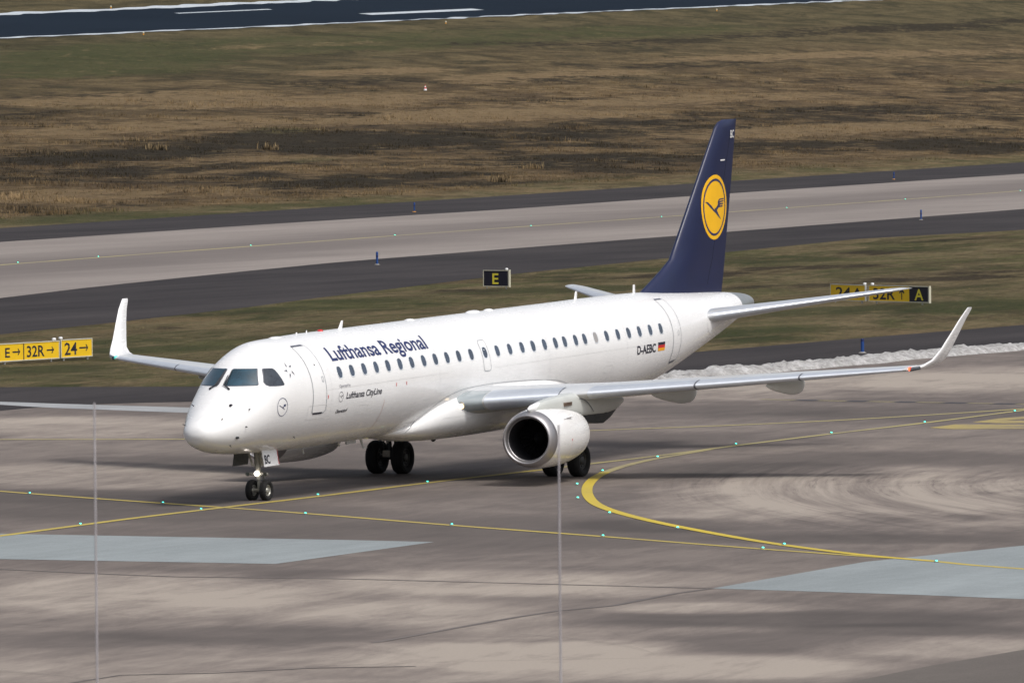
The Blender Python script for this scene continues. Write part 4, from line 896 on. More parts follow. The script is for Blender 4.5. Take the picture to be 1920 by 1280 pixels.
# ---- wings
LX0, LTX, LZ0, LTZ = 13.487, .506, 2.369, .067
def wle(t): return LX0+LTX*t, LZ0+LTZ*t
def wch(t):     # chord by span
    te = np.interp(t, [0, 4.9, 13.4], [19.75, 19.85, 21.72]); return te-wle(t)[0]
def foil(n=26, tc=.12, up=1.0):
    xs = [(1-math.cos(math.pi*k/n))/2 for k in range(n+1)]
    th = lambda x: 5*tc*(.2969*math.sqrt(x)-.126*x-.3516*x*x+.2843*x**3-.1036*x**4)
    cam_ = lambda x: .018*(1-(2*x-.9)**2) if x > 0 else 0
    U = [(x, th(x)*up+cam_(x)*math.sin(math.pi*min(1, x*1.0))) for x in xs]; L = [(x, -th(x)*1.05+cam_(x)*math.sin(math.pi*min(1, x))) for x in xs]
    return list(reversed(U))+L[1:-1]          # te -> le over the top, back under
def wsec(t, s, tc=None, x0=0, x1=1, grow=0):
    X, Z = wle(t); c = wch(t); tc = tc or np.interp(t, [1, 2, 5, 13.4], [.15, .135, .115, .10]); inc = math.radians(np.interp(t, [1, 5, 13.4], [2.2, 1.2, -.6]))
    out = []
    for x, z in foil(26, tc): out.append((X+x*c*math.cos(inc)+z*c*math.sin(inc), s*t, Z-x*c*math.sin(inc)+z*c))
    return out
def slat(s, t0, t1, name, mat, frac=.16):
    rings = []
    for t in np.linspace(t0, t1, 10):
        sec = wsec(t, s); X, Z = wle(t); c = wch(t); S = [p for p in sec]
        i0 = next(i for i, p in enumerate(S) if (p[0]-X) < frac*c); i1 = max(i for i, p in enumerate(S) if (p[0]-X) < frac*.55*c)
        R1 = S[i0:i1+1]; cx = X+frac*.5*c; out = []
        for p in R1:
            v = Vector((p[0]-cx, 0, p[2]-Z)); v = v*(1+.010/max(v.length, .02)); out.append((cx+v.x, p[1], Z+v.z))
        rings.append(out)
    m_ = min(len(r) for r in rings); rings = [r[:m_] for r in rings]
    mb = MB(); mb.loft(rings, closed=False, cap=False)
    return mb
WLR = [  # winglet stations: LE point (x, |y|, z), chord, lean of the section from horizontal in degrees
 (20.27, 13.40, 3.262, 1.45, 0), (20.42, 13.62, 3.29, 1.40, 14), (20.60, 13.80, 3.37, 1.30, 34), (20.92, 13.95, 3.52, 1.08, 56), (21.32, 14.07, 3.82, .88, 70), (21.80, 14.22, 4.30, .68, 74), (22.18, 14.33, 4.68, .54, 75), (22.50, 14.40, 4.93, .44, 75), (22.60, 14.42, 5.0, .34, 75)]
def wing(s):
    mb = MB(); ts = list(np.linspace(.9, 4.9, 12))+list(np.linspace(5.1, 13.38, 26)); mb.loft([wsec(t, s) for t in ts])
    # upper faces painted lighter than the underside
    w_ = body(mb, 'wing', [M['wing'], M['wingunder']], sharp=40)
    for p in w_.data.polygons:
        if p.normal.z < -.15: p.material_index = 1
    mb = MB(); rings = []
    for X, Y, Z, c, lean in WLR:
        a = math.radians(lean); R1 = []
        for x, z in foil(18, .10): R1.append((X+x*c, s*(Y-z*c*math.sin(a)), Z+z*c*math.cos(a)))
        rings.append(R1)
    mb.loft(rings); wl = body(mb, 'winglet', M['white'], w_, sharp=50)
    for a, b in ((2.15, 4.12), (4.90, 7.72), (7.78, 10.50), (10.56, 13.30)):
        body(slat(s, a, b, 'slat', 0), 'slat', M['metal'], w_, sharp=60)
    # navigation lamp in the leading edge at the tip
    X, Z = wle(13.5); mb = MB(); mb.lathe([(-.08, 0), (-.07, .03), (-.03, .055), (.06, .06)], (X+.05, s*13.46, Z+.01), (1, 0, 0), 12)
    body(mb, 'navigation_light', M['navred'] if s < 0 else M['navgreen'], w_)
    mb = MB(); mb.tube([(X-.02, s*13.5, Z+.0), (X+.22, s*13.72, Z+.04)], [.06, .05], 10); body(mb, 'lamp_lens', M['cockpit2'], w_)
    # flap track fairings hang below the trailing edge
    for t, L, r in ((6.3, 3.1, .37), (9.55, 2.7, .33)):
        X, Z = wle(t); c = wch(t); te = X+c; zc = Z-.02; mb = MB(); rings = []
        for q in np.linspace(0, 1, 22):
            x = te+.42-L*(1-q); rr = r*max(.02, min(1, q/.66))**.6*math.sqrt(max(.03, 1-max(0, (q-.80)/.20)**2.2*.92)); zz = zc-.02-.09*q
            rings.append([(x, s*(t)+s*.02+.62*rr*math.cos(k*math.pi/10), zz-.13+rr*.98*math.sin(k*math.pi/10)) for k in range(20)])
        mb.loft(rings); body(mb, 'flap_track_fairing', M['fairing'], w_, sharp=50)
    # flap and aileron gaps
    for t0, t1 in ((2.3, 4.8), (5.0, 9.6), (9.75, 13.0)):
        V = []; 
        for t in np.linspace(t0, t1, 12):
            X, Z = wle(t); c = wch(t); sec = wsec(t, s)[:27]; xs = [p[0] for p in sec][::-1]; zs = [p[2] for p in sec][::-1]
            for f_ in (.755, .765): x = X+c*f_; V.append((x, s*t, float(np.interp(x, xs, zs))+.006))
        raw('control_surface_gap', V, [(2*k, 2*k+1, 2*k+3, 2*k+2) for k in range(11)], M['geardark'], w_)
    # landing lamp glazed into the wing root
    body(slat(s, 1.22, 2.10, 'x', 0, .13), 'root_lamp_cover', M['cover'], w_, sharp=60)
    for t in (4.13, 7.75, 10.53): body(slat(s, t-.022, t+.022, 'x', 0, .165), 'slat_gap', M['gap'], w_, sharp=60)
    X, Z = wle(1.50); mb = MB(); mb.lathe([(-.05, 0), (-.045, .045), (-.02, .075), (.02, .09), (.10, .09)], (X+.04, s*1.52, Z-.07), (1, -s*.25, .1), 18); body(mb, 'landing_light', M['lamp'], w_)
    mb = MB(); mb.lathe([(.0, .125), (-.015, .115), (-.005, .095), (.03, .09)], (X+.035, s*1.53, Z-.07), (1, -s*.25, .1), 22); body(mb, 'lamp_housing', M['strut'], w_)
    return w_
wp, ws = wing(-1), wing(1)

# ---- engines
def engine(s):
    o = (12.74, s*4.42, 1.545); ax = (1, -s*.10, -.015)
    mb = MB(); mb.lathe([(.38, .842), (.55, .868), (.85, .890), (1.3, .902), (1.85, .904), (2.35, .888), (2.8, .856), (3.2, .808), (3.48, .758), (3.49, .73), (2.7, .70), (2.2, .68)], o, ax, 64)
    e = body(mb, 'engine', M['white'], sharp=40)
    mb = MB(); mb.lathe([(.39, .834), (.385, .845), (.25, .825), (.13, .795), (.05, .757), (.01, .722), (0, .700), (.01, .682), (.04, .662), (.10, .646), (.16, .634), (.17, .62)], o, ax, 64); body(mb, 'intake_lip', M['lip'], e, sharp=0)
    mb = MB(); mb.lathe([(.155, .635), (.3, .622), (.6, .625), (1.30, .64)], o, ax, 48); body(mb, 'intake_duct', M['duct'], e)
    mb = MB()
    for k in range(24):
        a = 2*math.pi*k/24; V = []
        for r in (.17, .40, .63):
            tw = .13*r/.63+.06; da = .11*(1-.3*r)
            for q in (-1, 1): V.append((o[0]+1.15+q*.07, o[1]-s*.115+r*math.cos(a+q*da*.55), o[2]-.012+r*math.sin(a+q*da*.55)))
        mb.add(V, [(0, 1, 3, 2), (2, 3, 5, 4)])
    mb.lathe([(.80, 0), (.86, .06), (.98, .12), (1.15, .17)], o, ax, 24)
    mb.lathe([(1.28, 0), (1.28, .64)], o, ax, 32)
    body(mb, 'fan', M['dark'], e, sharp=0)
    mb = MB(); mb.lathe([(2.7, .62), (3.45, .56), (4.0, .45), (4.45, .37), (4.44, .34), (4.1, .30)], o, ax, 40); body(mb, 'exhaust_nozzle', M['titan'], e)
    mb = MB(); mb.lathe([(4.0, .24), (4.4, .17), (4.75, .05), (4.8, 0)], o, ax, 24); body(mb, 'exhaust_plug', M['titan'], e)
    # strake, cowl seams, red warning mark
    def ncl(x, a, off=.0):
        pr = [(.38, .842), (.55, .868), (.85, .890), (1.3, .902), (1.85, .904), (2.35, .888), (2.8, .856), (3.2, .808), (3.48, .758)]
        r = float(np.interp(x, [p[0] for p in pr], [p[1] for p in pr]))+off; return (o[0]+x, o[1]-s*.10*x+s*r*math.cos(a), o[2]-.015*x+r*math.sin(a))
    mb = MB(); A_ = math.radians(38); P = [(1.25, 0), (1.75, .10), (1.95, .11), (2.0, 0)]
    mb.loft([[ncl(x, A_+d, h) for x, h in P] for d in (-.012, .012)]); body(mb, 'strake', M['white'], e, sharp=20)
    for x in (1.30, 2.62):
        V = []
        for k in range(65):
            a = 2*math.pi*k/64
            for q in (-.006, .006): V.append(ncl(x+q, a, .004))
        raw('cowl_seam', V, [(2*k, 2*k+1, 2*k+3, 2*k+2) for k in range(64)], M['hair'], e, sharp=0)
    V = []
    for k in range(16):
        a = math.radians(-4-k*3.6)
        for q in (-.010, .010): V.append(ncl(1.62+q, a, .005))
    raw('red_warning_line', V, [(2*k, 2*k+1, 2*k+3, 2*k+2) for k in range(15)], M['pink'], e, sharp=0)
    V = [ncl(1.55, math.radians(-3), .006), ncl(1.62, math.radians(-7), .006), ncl(1.68, math.radians(1), .006), ncl(1.64, math.radians(-3), .006)]
    raw('red_arrow', V, [(0, 1, 2, 3)], M['red'], e)
    # pylon
    mb = MB(); rings = []
    PX = [12.95, 13.3, 13.7, 14.2, 14.8, 15.6, 16.4, 17.2, 18.0, 18.8, 19.5]
    PT = [2.42, 2.53, 2.62, 2.67, 2.70, 2.74, 2.72, 2.66, 2.60, 2.52, 2.36]
    PB = [2.30, 2.25, 2.22, 2.20, 2.15, 2.08, 2.00, 1.95, 1.98, 2.05, 2.22]
    PW = [.04, .12, .17, .20, .22, .25, .28, .30, .30, .22, .04]
    def pyl(x): return [float(np.interp(x, PX, q)) for q in (PT, PB, PW)]
    for x in np.linspace(12.95, 19.5, 40):
        tz, bz, w_ = pyl(x)
        rings.append([(x, s*4.42+w_*math.copysign(abs(math.cos(k*math.pi/12))**.55, math.cos(k*math.pi/12)), (tz+bz)/2+(tz-bz)/2*math.copysign(abs(math.sin(k*math.pi/12))**.7, math.sin(k*math.pi/12))) for k in range(24)])
    mb.loft(rings); py_ = body(mb, 'pylon', M['fairing'], e, sharp=50)
    mb = MB(); rings = []
    for x, bz, w_ in ((15.9, 1.98, .10), (16.6, 1.83, .22), (17.2, 1.73, .25), (17.7, 1.71, .24), (18.3, 1.86, .20), (18.9, 2.04, .08)):
        rings.append([(x, s*4.42-w_, bz+.3), (x, s*4.42-w_*.8, bz), (x, s*4.42+w_*.8, bz), (x, s*4.42+w_, bz+.3)])
    mb.loft(rings); body(mb, 'pylon_heat_shield', M['geardark'], e, sharp=30)
    mb = MB(); mb.lathe([(0, 0), (.06, .06), (.25, .105), (.7, .12), (.95, .06)], (12.86, s*4.42, 2.42), (1, 0, .10), 20); body(mb, 'pylon_nose', M['white'], e)
    mb = MB(); mb.box((14.85, s*4.42+min(s*.20, s*.27), 2.40), (15.35, s*4.42+max(s*.20, s*.27), 2.50)); body(mb, 'pylon_vent', M['titan'], e, False)
    # ragged curved seam where the pylon meets the wing fairing
    V = []
    for k in range(20):
        q = k/19; x = 15.85+.95*q; z = 2.56-.50*q*q*.9
        for d in (-.010, .010): V.append((x+d, s*(4.42+pyl(x)[2]+.012), z+d))
    raw('pylon_seam', V, [(2*k, 2*k+1, 2*k+3, 2*k+2) for k in range(19)], M['gap'], e, sharp=0)
    # turned nacelle band of the thrust reverser
    return e
engine(-1); engine(1)

# ---- tail
def fin():
    # side outline: leading edge x by height, trailing edge x by height
    zs = [4.55, 4.94, 5.25, 5.55, 5.85, 6.4, 7.4, 8.4, 9.4, 9.95, 10.12, 10.20]
    le = [29.9, 30.60, 31.40, 32.15, 32.80, 33.28, 34.15, 35.02, 35.90, 36.38, 36.62, 36.95]
    te = [36.80, 36.93, 37.01, 37.09, 37.15, 37.27, 37.50, 37.72, 37.94, 38.06, 38.10, 38.12]
    tk = [.30, .26, .23, .22, .22, .20, .18, .155, .13, .11, .08, .02]
    mb = MB(); rings = []
    for z, a, b, k in zip(zs, le, te, tk):
        c = b-a; pr = foil(22, 1.0); m_ = max(p[1] for p in pr); rings.append([(a+x*c, y/m_*k*.98, z) for x, y in [(p[0], (1 if i <= 22 else -1)*5*(.2969*math.sqrt(p[0])-.126*p[0]-.3516*p[0]**2+.2843*p[0]**3-.1036*p[0]**4)) for i, p in enumerate(pr)]])
    return mb, rings, zs, le, te, tk
mb, rings, FZ, FL, FTE, FTK = fin()
def thk(x): return 5*(.2969*math.sqrt(max(x, 0))-.126*x-.3516*x*x+.2843*x**3-.1036*x**4)
mb = MB(); rr_ = []
for z, a, b, k in zip(FZ, FL, FTE, FTK):
    xs = [(1-math.cos(math.pi*q/24))/2 for q in range(25)]; R1 = [(a+(b-a)*x, thk(x)*k*2, z) for x in reversed(xs)]+[(a+(b-a)*x, -thk(x)*k*2, z) for x in xs[1:-1]]
    rr_.append(R1)
mb.loft(rr_); vt = body(mb, 'vertical_tail', M['blue'], sharp=50)
def fin_pt(x, z, off=.006, s=-1):
    a, b, k = (float(np.interp(z, FZ, q)) for q in (FL, FTE, FTK)); q = (x-a)/(b-a); return (x, s*(thk(q)*k*2+off), z)
for s in (-1, 1):
    V = []
    for z in np.linspace(4.95, 9.9, 30):      # rudder hinge gap
        a, b = float(np.interp(z, FZ, FL)), float(np.interp(z, FZ, FTE)); x = b-(b-a)*.30 if z > 6 else b-(b-a)*(.30-.06*(6-z))
        V += [fin_pt(x-.012, z, .004, s), fin_pt(x+.012, z, .004, s)]
    raw('rudder_hinge_gap', V, [(2*k, 2*k+1, 2*k+3, 2*k+2) for k in range(29)], M['dark'], vt, sharp=0)
    cx, cz = 36.04, 7.40; mf = lambda o: (lambda x, z: fin_pt(x, z, o, s))
    disc = lambda r: [[(cx, cz), (cx+1.1*r*math.cos(2*math.pi*k/64), cz+r*math.sin(2*math.pi*k/64)), (cx+1.1*r*math.cos(2*math.pi*(k+1)/64), cz+r*math.sin(2*math.pi*(k+1)/64))] for k in range(64)]
    e = decal('tail_emblem', poly2d(disc(1.05)), mf(.006), M['yellow'], vt, .25)
    decal('emblem_ring', poly2d(ring2d(cx, cz, .85, .925, 64, 1.1)), mf(.010), M['navy'], e, .25)
    decal('crane_mark', poly2d(crane(cx, cz, 1.05, 1.1, 1)), mf(.010), M['navy'], e, .25)
    me = fit2d(text2d('BC', 1, .02), 37.48, 37.86, 9.60, 9.86)
    decal('fin_letters', me, mf(.008), M['white'], vt, .2)
    decal('fin_marking', poly2d([rrect(36.52, 36.95, 8.88, 8.925, .02)]), mf(.008), M['white'], vt, .2)
def stab(s):
    mb = MB(); rings = []
    for y, x, z, c, tc in ((.45, 32.75, 3.92, 3.2, .165), (1.0, 33.10, 3.99, 2.85, .15), (3.5, 35.36, 4.355, 1.97, .12), (5.6, 37.22, 4.655, 1.22, .10), (5.9, 37.5, 4.69, 1.05, .09), (6.04, 37.72, 4.705, .78, .05)):
        rings.append([(x+px*c, s*y, z+pz*c) for px, pz in foil(22, tc, 1)])
    mb.loft(rings); h_ = body(mb, 'horizontal_tail', M['wing'], sharp=45)
    mb = MB(); rings = []
    for q in np.linspace(0, 1, 12):
        y = .95+q*4.85; x = np.interp(y, [1, 3.5, 5.6, 5.9], [33.10, 35.36, 37.22, 37.5]); z = np.interp(y, [1, 3.5, 5.6, 5.9], [3.99, 4.355, 4.655, 4.69]); c = np.interp(y, [1, 3.5, 5.6, 5.9], [2.85, 1.97, 1.22, 1.05])
        S = [(x+px*c, s*y, z+pz*c) for px, pz in foil(22, np.interp(y, [1, 3.5, 5.6, 5.9], [.15, .12, .10, .09]), 1)]
        R1 = S[15:30]; cc = x+.08*c; rings.append([(cc+(p[0]-cc)*1.012-.006, p[1], z+(p[2]-z)*1.06) for p in R1])
    mb.loft(rings, closed=False, cap=False); body(mb, 'leading_edge', M['metal'], h_, sharp=0)
    # oval seal plate where the tail meets the body
    rings = []; mb = MB()
    V = [surf(34.2, 0)]; pts = []
    for k in range(40):
        a = 2*math.pi*k/40; X = 34.15+1.05*math.cos(a); A_ = math.radians(2+ (26*math.sin(a)))
        p = surf(X, A_, .008); pts.append((p[0], s*p[1], p[2]))
    c0 = surf(34.15, math.radians(2), .02); pts.append((c0[0], s*c0[1], c0[2]))
    raw('seal_plate', pts, [(k, (k+1) % 40, 40) for k in range(40)], M['white'], h_, sharp=0)
stab(-1); stab(1)

# ---- landing gear (these parts stand upright on the ground)
def lathe_obj(name, profs, o, ax, mat, parent, n=36, sharp=40):
    mb = MB()
    for p in profs: mb.lathe(p, o, ax, n)
    return mb.mk(name, mat, parent, True, ROOT, sharp)
def wheel(name, x, y, r, wd, side):
    h2 = wd/2
    prof_ = [(-h2*.55, r*.52), (-h2*.92, r*.66), (-h2, r*.80), (-h2*.86, r*.93), (-h2*.55, r*.99), (-h2*.4, r), (-h2*.36, r*.985), (-h2*.30, r), (-h2*.06, r), (-h2*.03, r*.985), (h2*.03, r*.985), (h2*.06, r), (h2*.30, r), (h2*.36, r*.985), (h2*.4, r), (h2*.55, r*.99), (h2*.86, r*.93), (h2, r*.80), (h2*.92, r*.66), (h2*.55, r*.52)]
    e = empty(name, (x-ROOT[0], y, r-.012)); e.parent = plane
    mb = MB(); mb.lathe(prof_, (0, 0, 0), (0, 1, 0), 48); ty = mb.mk('tyre', M['tyre'], e, True, (0, 0, 0), 30)
    mb = MB(); mb.lathe([(-h2*.58, r*.54), (-h2*.62, r*.50), (-h2*.35, r*.44), (-h2*.32, r*.28), (-h2*.6, r*.22), (-h2*.7, r*.12), (-h2*.7, 0)], (0, 0, 0), (0, 1, 0), 32)
    mb.lathe([(h2*.58, r*.54), (h2*.62, r*.50), (h2*.35, r*.44), (h2*.32, r*.28), (h2*.6, r*.22), (h2*.7, r*.12), (h2*.7, 0)], (0, 0, 0), (0, 1, 0), 32)
    mb.mk('rim', M['rim'] if r < .4 else M['rimdark'], e, True, (0, 0, 0), 30)
    mb = MB()
    for k in range(9):
        a = 2*math.pi*k/9
        for q in (-1, 1): mb.lathe([(0, r*.055), (q*.006, r*.055), (q*.006, 0)], (r*.36*math.cos(a), q*h2*.345, r*.36*math.sin(a)), (0, 1, 0), 8)
    mb.mk('rim_hole', M['dark'], e, True, (0, 0, 0), 30)
    return e
for y in (-.225, .225): wheel('nose_wheel', 4.19, y, .302, .20, 1)
for s in (-1, 1):
    for q in (-1, 1): wheel('main_wheel', 18.53, s*2.97+q*.43, .515, .40, q)
def gear(name, build, mat): mb = MB(); build(mb); return mb.mk(name, mat, plane, True, ROOT, 35)
def ng(mb):
    mb.tube([(4.19, -.24, .29), (4.19, .24, .29)], .05, 12); mb.tube([(4.19, 0, .29), (4.17, 0, .72)], [.055, .05], 14); mb.tube([(4.17, 0, .60), (4.14, 0, 1.15)], [.085, .08], 14)
    mb.tube([(4.14, 0, 1.15), (4.08, 0, 1.72)], [.10, .11], 14); mb.tube([(4.12, -.30, .76), (4.12, .30, .76)], .045, 10)
    mb.tube([(4.34, 0, .40), (4.50, 0, .62), (4.32, 0, .84)], [.03, .035, .03], 8); mb.tube([(4.1, -.16, 1.0), (3.7, -.2, 1.75)], .03, 8); mb.tube([(4.1, .16, 1.0), (3.7, .2, 1.75)], .03, 8)
    mb.tube([(4.05, -.10, 1.12), (4.05, -.10, 1.7)], .028, 8); mb.tube([(4.22, .14, .95), (4.22, .15, 1.6)], .03, 8)
    for y in (-.28, .28): mb.lathe([(-.05, .05), (.06, .06)], (4.07, y, .76), (-1, 0, 0), 12)
gear('nose_gear_strut', ng, M['gearwhite'])
mb = MB(); mb.box((3.2, -.34, 1.60), (4.9, .34, 1.70)); mb.mk('nose_gear_bay', M['geardark'], plane, False, ROOT)
mb = MB(); mb.lathe([(0, 0), (0, .065), (.03, .075), (.09, .06)], (3.96, -.02, .78), (1, 0, 0), 20); mb.V = [(x, y, z) for x, y, z in mb.V]; mb.mk('taxi_light', M['lampw'], plane, True, ROOT)
mb = MB(); mb.lathe([(0, 0), (0, .03), (.05, .04)], (3.42, -.14, 1.47), (1, 0, 0), 14); mb.mk('lower_landing_light', M['lampw'], plane, True, ROOT)
mb = MB(); mb.lathe([(0, 0), (0, .045), (.05, .05)], (4.0, .30, .76), (1, 0, 0), 14); mb.mk('small_taxi_light', M['lens'], plane, True, ROOT)
for s, nm in ((-1, 'nose_gear_door'), (1, 'nose_gear_door')):
    zo = -BE*s*-1*.45
    mb = MB(); mb.loft([[(3.52, s*.42, 1.50), (4.46, s*.42, 1.50), (4.46, s*.50, 1.02), (3.54, s*.50, 1.00)], [(3.52, s*.44, 1.50), (4.46, s*.44, 1.50), (4.46, s*.52, 1.02), (3.54, s*.52, 1.00)]])
    dd_ = mb.mk(nm, M['white'] if s < 0 else M['geardark'], plane, False, ROOT)  # starboard door coloured dark: shadow on its inner face put into the colour
    if s < 0:
        me = fit2d(text2d('BC', 1, .03), 3.60, 3.93, 1.09, 1.34)
        for v in me.vertices: v.co = Vector((v.co.x-ROOT[0], -(.52+.004-(v.co.y-1.02)*.166), v.co.y))
        me.name = 'door_letters'; me.materials.append(M['black']); o = bpy.data.objects.new('door_letters', me); COL.objects.link(o); o.parent = dd_
        raw_ = mk('red_edge', [(4.42, -.524, 1.04), (4.45, -.524, 1.04), (4.45, -.446, 1.49), (4.42, -.446, 1.49)], [(0, 1, 2, 3)], M['red'], dd_, False, ROOT)
for s in (-1, 1):
    y = s*2.97
    def mg(mb):
        mb.tube([(18.53, y-.48, .50), (18.53, y+.48, .50)], .075, 12); mb.tube([(18.53, y, .5), (18.50, y+s*.02, 1.2)], [.09, .08], 14); mb.tube([(18.50, y, 1.1), (18.45, y+s*.05, 2.3)], [.13, .14], 14)
        mb.tube([(18.5, y, 1.15), (18.45, y-s*1.1, 1.9)], .06, 10); mb.tube([(18.78, y, .62), (18.92, y, .95), (18.7, y, 1.3)], .045, 8); mb.tube([(18.35, y-.08, .6), (18.33, y-.1, 1.6)], .03, 8); mb.tube([(18.30, y+.1, .75), (18.36, y+.08, 1.5)], .022, 8)
    gear('main_gear_strut', mg, M['geardark'])
    mb = MB(); mb.box((18.28, y-.12, .52), (18.36, y+.12, .72)); mb.lathe([(0, .05), (-.05, .05), (-.06, 0)], (18.3, y-.05, .98), (1, 0, 0), 10); mb.mk('gear_fittings', M['strut'], plane, True, ROOT)
    mb = MB(); mb.loft([[(17.9, y+s*.52, 2.1), (19.1, y+s*.52, 2.1), (19.0, y+s*.50, 1.7), (18.1, y+s*.50, 1.7)], [(17.9, y+s*.55, 2.1), (19.1, y+s*.55, 2.1), (19.0, y+s*.53, 1.7), (18.1, y+s*.53, 1.7)]]); mb.mk('main_gear_door', M['wing'], plane, False, ROOT)

# ================================================================== things round the taxiways
ORD = ['first', 'second', 'third', 'fourth', 'fifth', 'sixth', 'seventh', 'eighth', 'ninth', 'tenth', 'eleventh']
lproto = None
def inset_light(x, y, label, grp, k=1.0):
    k *= .62
    global lproto
    if lproto is None:
        r = empty('taxiway_light', (0, 0, 0)); mb = MB()
        mb.lathe([(0, .10), (.03, .09), (.045, .06), (.05, 0)], (0, 0, 0), (0, 0, 1), 20); mb.mk('housing', M['lens'], r)
        for sx in (-1, 1):
            mb = MB(); mb.lathe([(0, .0), (.0, .036), (-.03, .038)], (sx*.055, -.03, .055), (sx*.6-.35, -.5, .45), 12); mb.mk('lens', M['green'], r)
        lproto = r; o = r; first = True
    else:
        o = lproto.copy(); COL.objects.link(o)
        for ch in list(lproto.children): c = ch.copy(); COL.objects.link(c); c.parent = o
    o.location = (x, y, .012); o.rotation_euler = (0, 0, YAW+.2); o.scale = (k, k, k); tag(o, label, 'taxiway light', grp)
for i, (x, y) in enumerate(L_TAXI): inset_light(x, y, f'green inset light on the far pale taxiway, {ORD[i]} from the left', 'green lights on the far taxiway centre line', 1.5)
for i, (x, y) in enumerate(L_A): inset_light(x, y, f'green inset light on the line under the airplane nose, {ORD[i]} from the left', 'green lights on the line the airplane follows')
for i, (x, y) in enumerate(L_B): inset_light(x, y, f'green inset light on the long near yellow line, {ORD[i]} from the left', 'green lights on the near yellow line')
for i, (x, y) in enumerate(L_C):
    inset_light(x, y, f'green inset light along the curved yellow line, {ORD[i]} from its far end', 'green lights round the curved yellow line', 1.1)

def marker_post(x, y, z, label, foot):
    r = empty('edge_marker', (x, y, z)); mb = MB()
    h = .62 if x < 150 else .86; mb.lathe([(.05, .075), (h-.03, .075), (h, .05), (h, 0)], (0, 0, 0), (0, 0, 1), 16); mb.mk('post', M['bluepost'], r)
    mb = MB(); mb.lathe([(0, .17), (.03, .17), (.06, .09), (.06, 0)], (0, 0, 0), (0, 0, 1), 16); mb.mk('base', M['gold'] if foot else M['concrete'], r)
    mb = MB(); mb.lathe([(.5, .078), (.62, .078)], (0, 0, 0), (0, 0, 1), 16); mb.mk('reflective_band', M['navy'], r)
    tag(r, label, 'marker post', 'blue taxiway edge markers')
for (x, y), lb, ft in zip(BLUE_M, ['blue marker post on the dark asphalt left of the black E sign', 'blue marker post with yellow foot at the heath edge left of the tail', 'blue marker post on the near side of the far taxiway, right of the tail', 'blue marker post standing behind the snow bank', 'blue marker post with yellow foot at the heath edge, right of the tail'], (0, 1, 0, 0, 1)):
    marker_post(x, y, 0, lb, ft)
(x, y), = CONE; z = hill(x, y); r = empty('marker_cone', (x, y, z)); mb = MB()
mb.lathe([(0, .26), (.1, .25), (.32, .20)], (0, 0, 0), (0, 0, 1), 16); mb.lathe([(.55, .14), (.75, .09)], (0, 0, 0), (0, 0, 1), 16); mb.mk('body', M['white'], r)
mb = MB(); mb.lathe([(.32, .20), (.55, .14)], (0, 0, 0), (0, 0, 1), 16); mb.lathe([(.75, .09), (.95, .03), (.96, 0)], (0, 0, 0), (0, 0, 1), 16); mb.mk('red_band', M['red'], r)
tag(r, 'red and white striped marker cone standing alone in the dry heath', 'cone')
for (x, y), lb in zip(RL, ['small pale runway edge light on the near snow line, far left', 'small pale runway edge light on the near snow line below the wide white marking', 'small pale runway edge light on the near snow line above the tail', 'small pale runway edge light on the far snow line']):
    z = hill(x, y); r = empty('runway_edge_light', (x, y, z)); mb = MB(); mb.lathe([(0, .12), (.3, .10), (.34, .16)], (0, 0, 0), (0, 0, 1), 12); mb.mk('stem', M['gold'], r)
    mb = MB(); mb.lathe([(.34, .17), (.5, .16), (.58, .1), (.6, 0)], (0, 0, 0), (0, 0, 1), 12); mb.mk('lens', M['signfr'], r); tag(r, lb, 'runway light', 'runway edge lights')

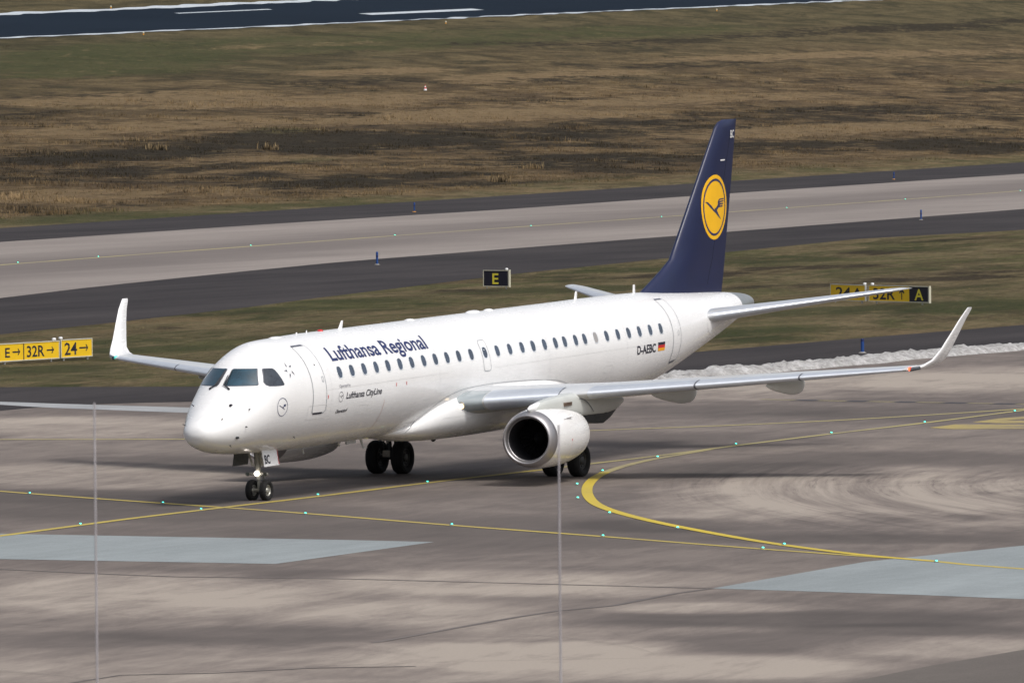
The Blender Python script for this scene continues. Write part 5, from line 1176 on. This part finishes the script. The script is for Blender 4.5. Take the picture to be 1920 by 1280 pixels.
def sign(A, B, h, panels, label, side=False, z0=.12, caps=()):
    """guidance sign box from ground point A to B; panels = (from, to, face colour, [(text, from, to, cap height, colour)])"""
    A = Vector((*A, 0)); B = Vector((*B, 0)); L = (B-A).length; r = empty('guidance_sign', A, math.atan2(B.y-A.y, B.x-A.x)); T_ = .11; f_ = .04
    mb = MB(); mb.box((.002, .014, z0+.002), (L-.002, T_, z0+h-.002)); mb.mk('case', M['signsteel'], r, False)
    mb = MB()
    for a, b in (((0, -.014, z0), (L, .012, z0+f_)), ((0, -.014, z0+h-f_), (L, .012, z0+h)), ((0, -.014, z0+f_), (f_, .012, z0+h-f_)), ((L-f_, -.014, z0+f_), (L, .012, z0+h-f_))): mb.box(a, b)
    mb.mk('frame', M['signfr'], r, False)
    for a, b, fm_, items in panels:
        x0, x1 = max(a*L, f_), min(b*L, L-f_); p = mk('face', [(x0, .006, z0+f_), (x1, .006, z0+f_), (x1, .006, z0+h-f_), (x0, .006, z0+h-f_)], [(0, 1, 2, 3)], M[fm_], r, False)
        for txt, u0, u1, cap, tm in items:
            ch = h*cap; zb = z0+(h-ch)/2; X0, X1 = L*u0, L*u1; t_ = h*.042
            if txt in '>^|':
                zc = z0+h/2
                if txt == '>': hd = h*.20; PP = [[(X0, zc-t_), (X1-t_*1.6, zc-t_), (X1-t_*1.6, zc+t_), (X0, zc+t_)], [(X1, zc), (X1-hd, zc+hd), (X1-hd-t_*.9, zc+hd-t_*1.3), (X1-t_*2.6, zc)], [(X1, zc), (X1-t_*2.6, zc), (X1-hd-t_*.9, zc-hd+t_*1.3), (X1-hd, zc-hd)]]
                elif txt == '^': xc = (X0+X1)/2; hd = (X1-X0)/2; zt = zb+ch; PP = [[(xc-t_, zb), (xc+t_, zb), (xc+t_, zt-t_*2), (xc-t_, zt-t_*2)], [(xc, zt), (xc-hd, zt-hd), (xc-hd*.8, zt-hd*1.35), (xc, zt-hd*.75)], [(xc, zt), (xc, zt-hd*.75), (xc+hd*.8, zt-hd*1.35), (xc+hd, zt-hd)]]
                else: PP = [[(X0, z0+f_), (X1, z0+f_), (X1, z0+h-f_), (X0, z0+h-f_)]]
                V, F = [], []
                for i, q in enumerate(PP): n = len(V); V += [(x, .002-.0008*i, z) for x, z in q]; F.append(tuple(range(n, n+4)))
                mk('divider' if txt == '|' else 'arrow', V, F, M[tm], p, False)
            else:
                me = fit2d(text2d(txt, 1, .016), X0, X1, zb, zb+ch)
                for v in me.vertices: v.co = Vector((v.co.x, .002, v.co.y))
                me.materials.append(M[tm]); me.name = 'letters'; o = bpy.data.objects.new('letters', me); COL.objects.link(o); o.parent = p
    mb = MB()
    for q in (.12, .88): mb.lathe([(-z0-.02, .04), (.002, .04)], (L*q, .06, z0), (0, 0, 1), 10)
    mb.mk('leg', M['signsteel'], r)
    for c in caps:
        mb = MB(); mb.lathe([(0, .07), (.05, .10), (.11, .08), (.13, 0)], (c*L, .06, z0+h), (0, 0, 1), 12); mb.mk('top_cap', M['white'], r)
    if side: mb = MB(); mb.box((L+.004, -.02, z0-.02), (L+.06, T_, z0+h+.02)); mb.mk('end_plate', M['signfr'], r, False)
    tag(r, label, 'sign', 'airfield guidance signs')
sign(SIGN_L1[0], SIGN_L1[1], .78, [(0, 1, 'signY', [('E', .113, .19, .54, 'black'), ('>', .234, .358, 0, 'black'), ('|', .408, .423, 0, 'black'), ('32R', .466, .755, .62, 'black'), ('>', .793, .913, 0, 'black')])], 'yellow sign reading E and 32R with right arrows at the left edge', caps=(.93,))
sign(SIGN_L2[0], SIGN_L2[1], .80, [(0, 1, 'signY', [('24', .119, .517, .68, 'black'), ('>', .59, .874, 0, 'black')])], 'yellow sign reading 24 with a right arrow on the grass left of the airplane', caps=(.03,))
sign(SIGN_E[0], SIGN_E[1], .95, [(0, 1, 'signB', [('E', .36, .60, .66, 'signyl')])], 'black sign with a yellow E on the grass above the fuselage', side=True, caps=(.9,))
sign(SIGN_R1[0], SIGN_R1[1], .86, [(0, 1, 'signY', [('24', .155, .583, .70, 'black'), ('^', .69, .85, .68, 'black')])], 'yellow sign reading 24 with an up arrow behind the tailplane', caps=(.96,))
sign(SIGN_R2[0], SIGN_R2[1], .86, [(0, .676, 'signY', [('32R', .076, .44, .70, 'black'), ('^', .507, .597, .70, 'black')]), (.676, 1, 'signB', [('A', .764, .91, .70, 'signyl')])], 'sign reading 32R on yellow and A on black behind the tailplane tip', side=True, caps=(.05,))

# two slender rods close to the viewer
def rod(px_dir, px_right, ztop, label):
    x, y = CAM.x+px_dir*cy+px_right*sy, CAM.y+px_dir*sy-px_right*cy
    r = empty('slender_mast', (x, y, 0)); mb = MB(); mb.tube([(0, 0, .1), (0, 0, ztop*.5), (0, 0, ztop-.02)], [.03, .0078, .005], 14); mb.mk('rod', M['poletip'], r)
    mb = MB(); mb.lathe([(0, .30), (.10, .28), (.12, .05), (.30, .05)], (0, 0, 0), (0, 0, 1), 20); mb.mk('foot', M['concrete'], r)
    tag(r, label, 'mast', 'slender masts in the foreground')
rod(40, -2.216, 10.29, 'thin metal rod standing in front of the apron at the far left')
rod(40, .243, 10.15, 'thin metal rod standing in front of the port engine')
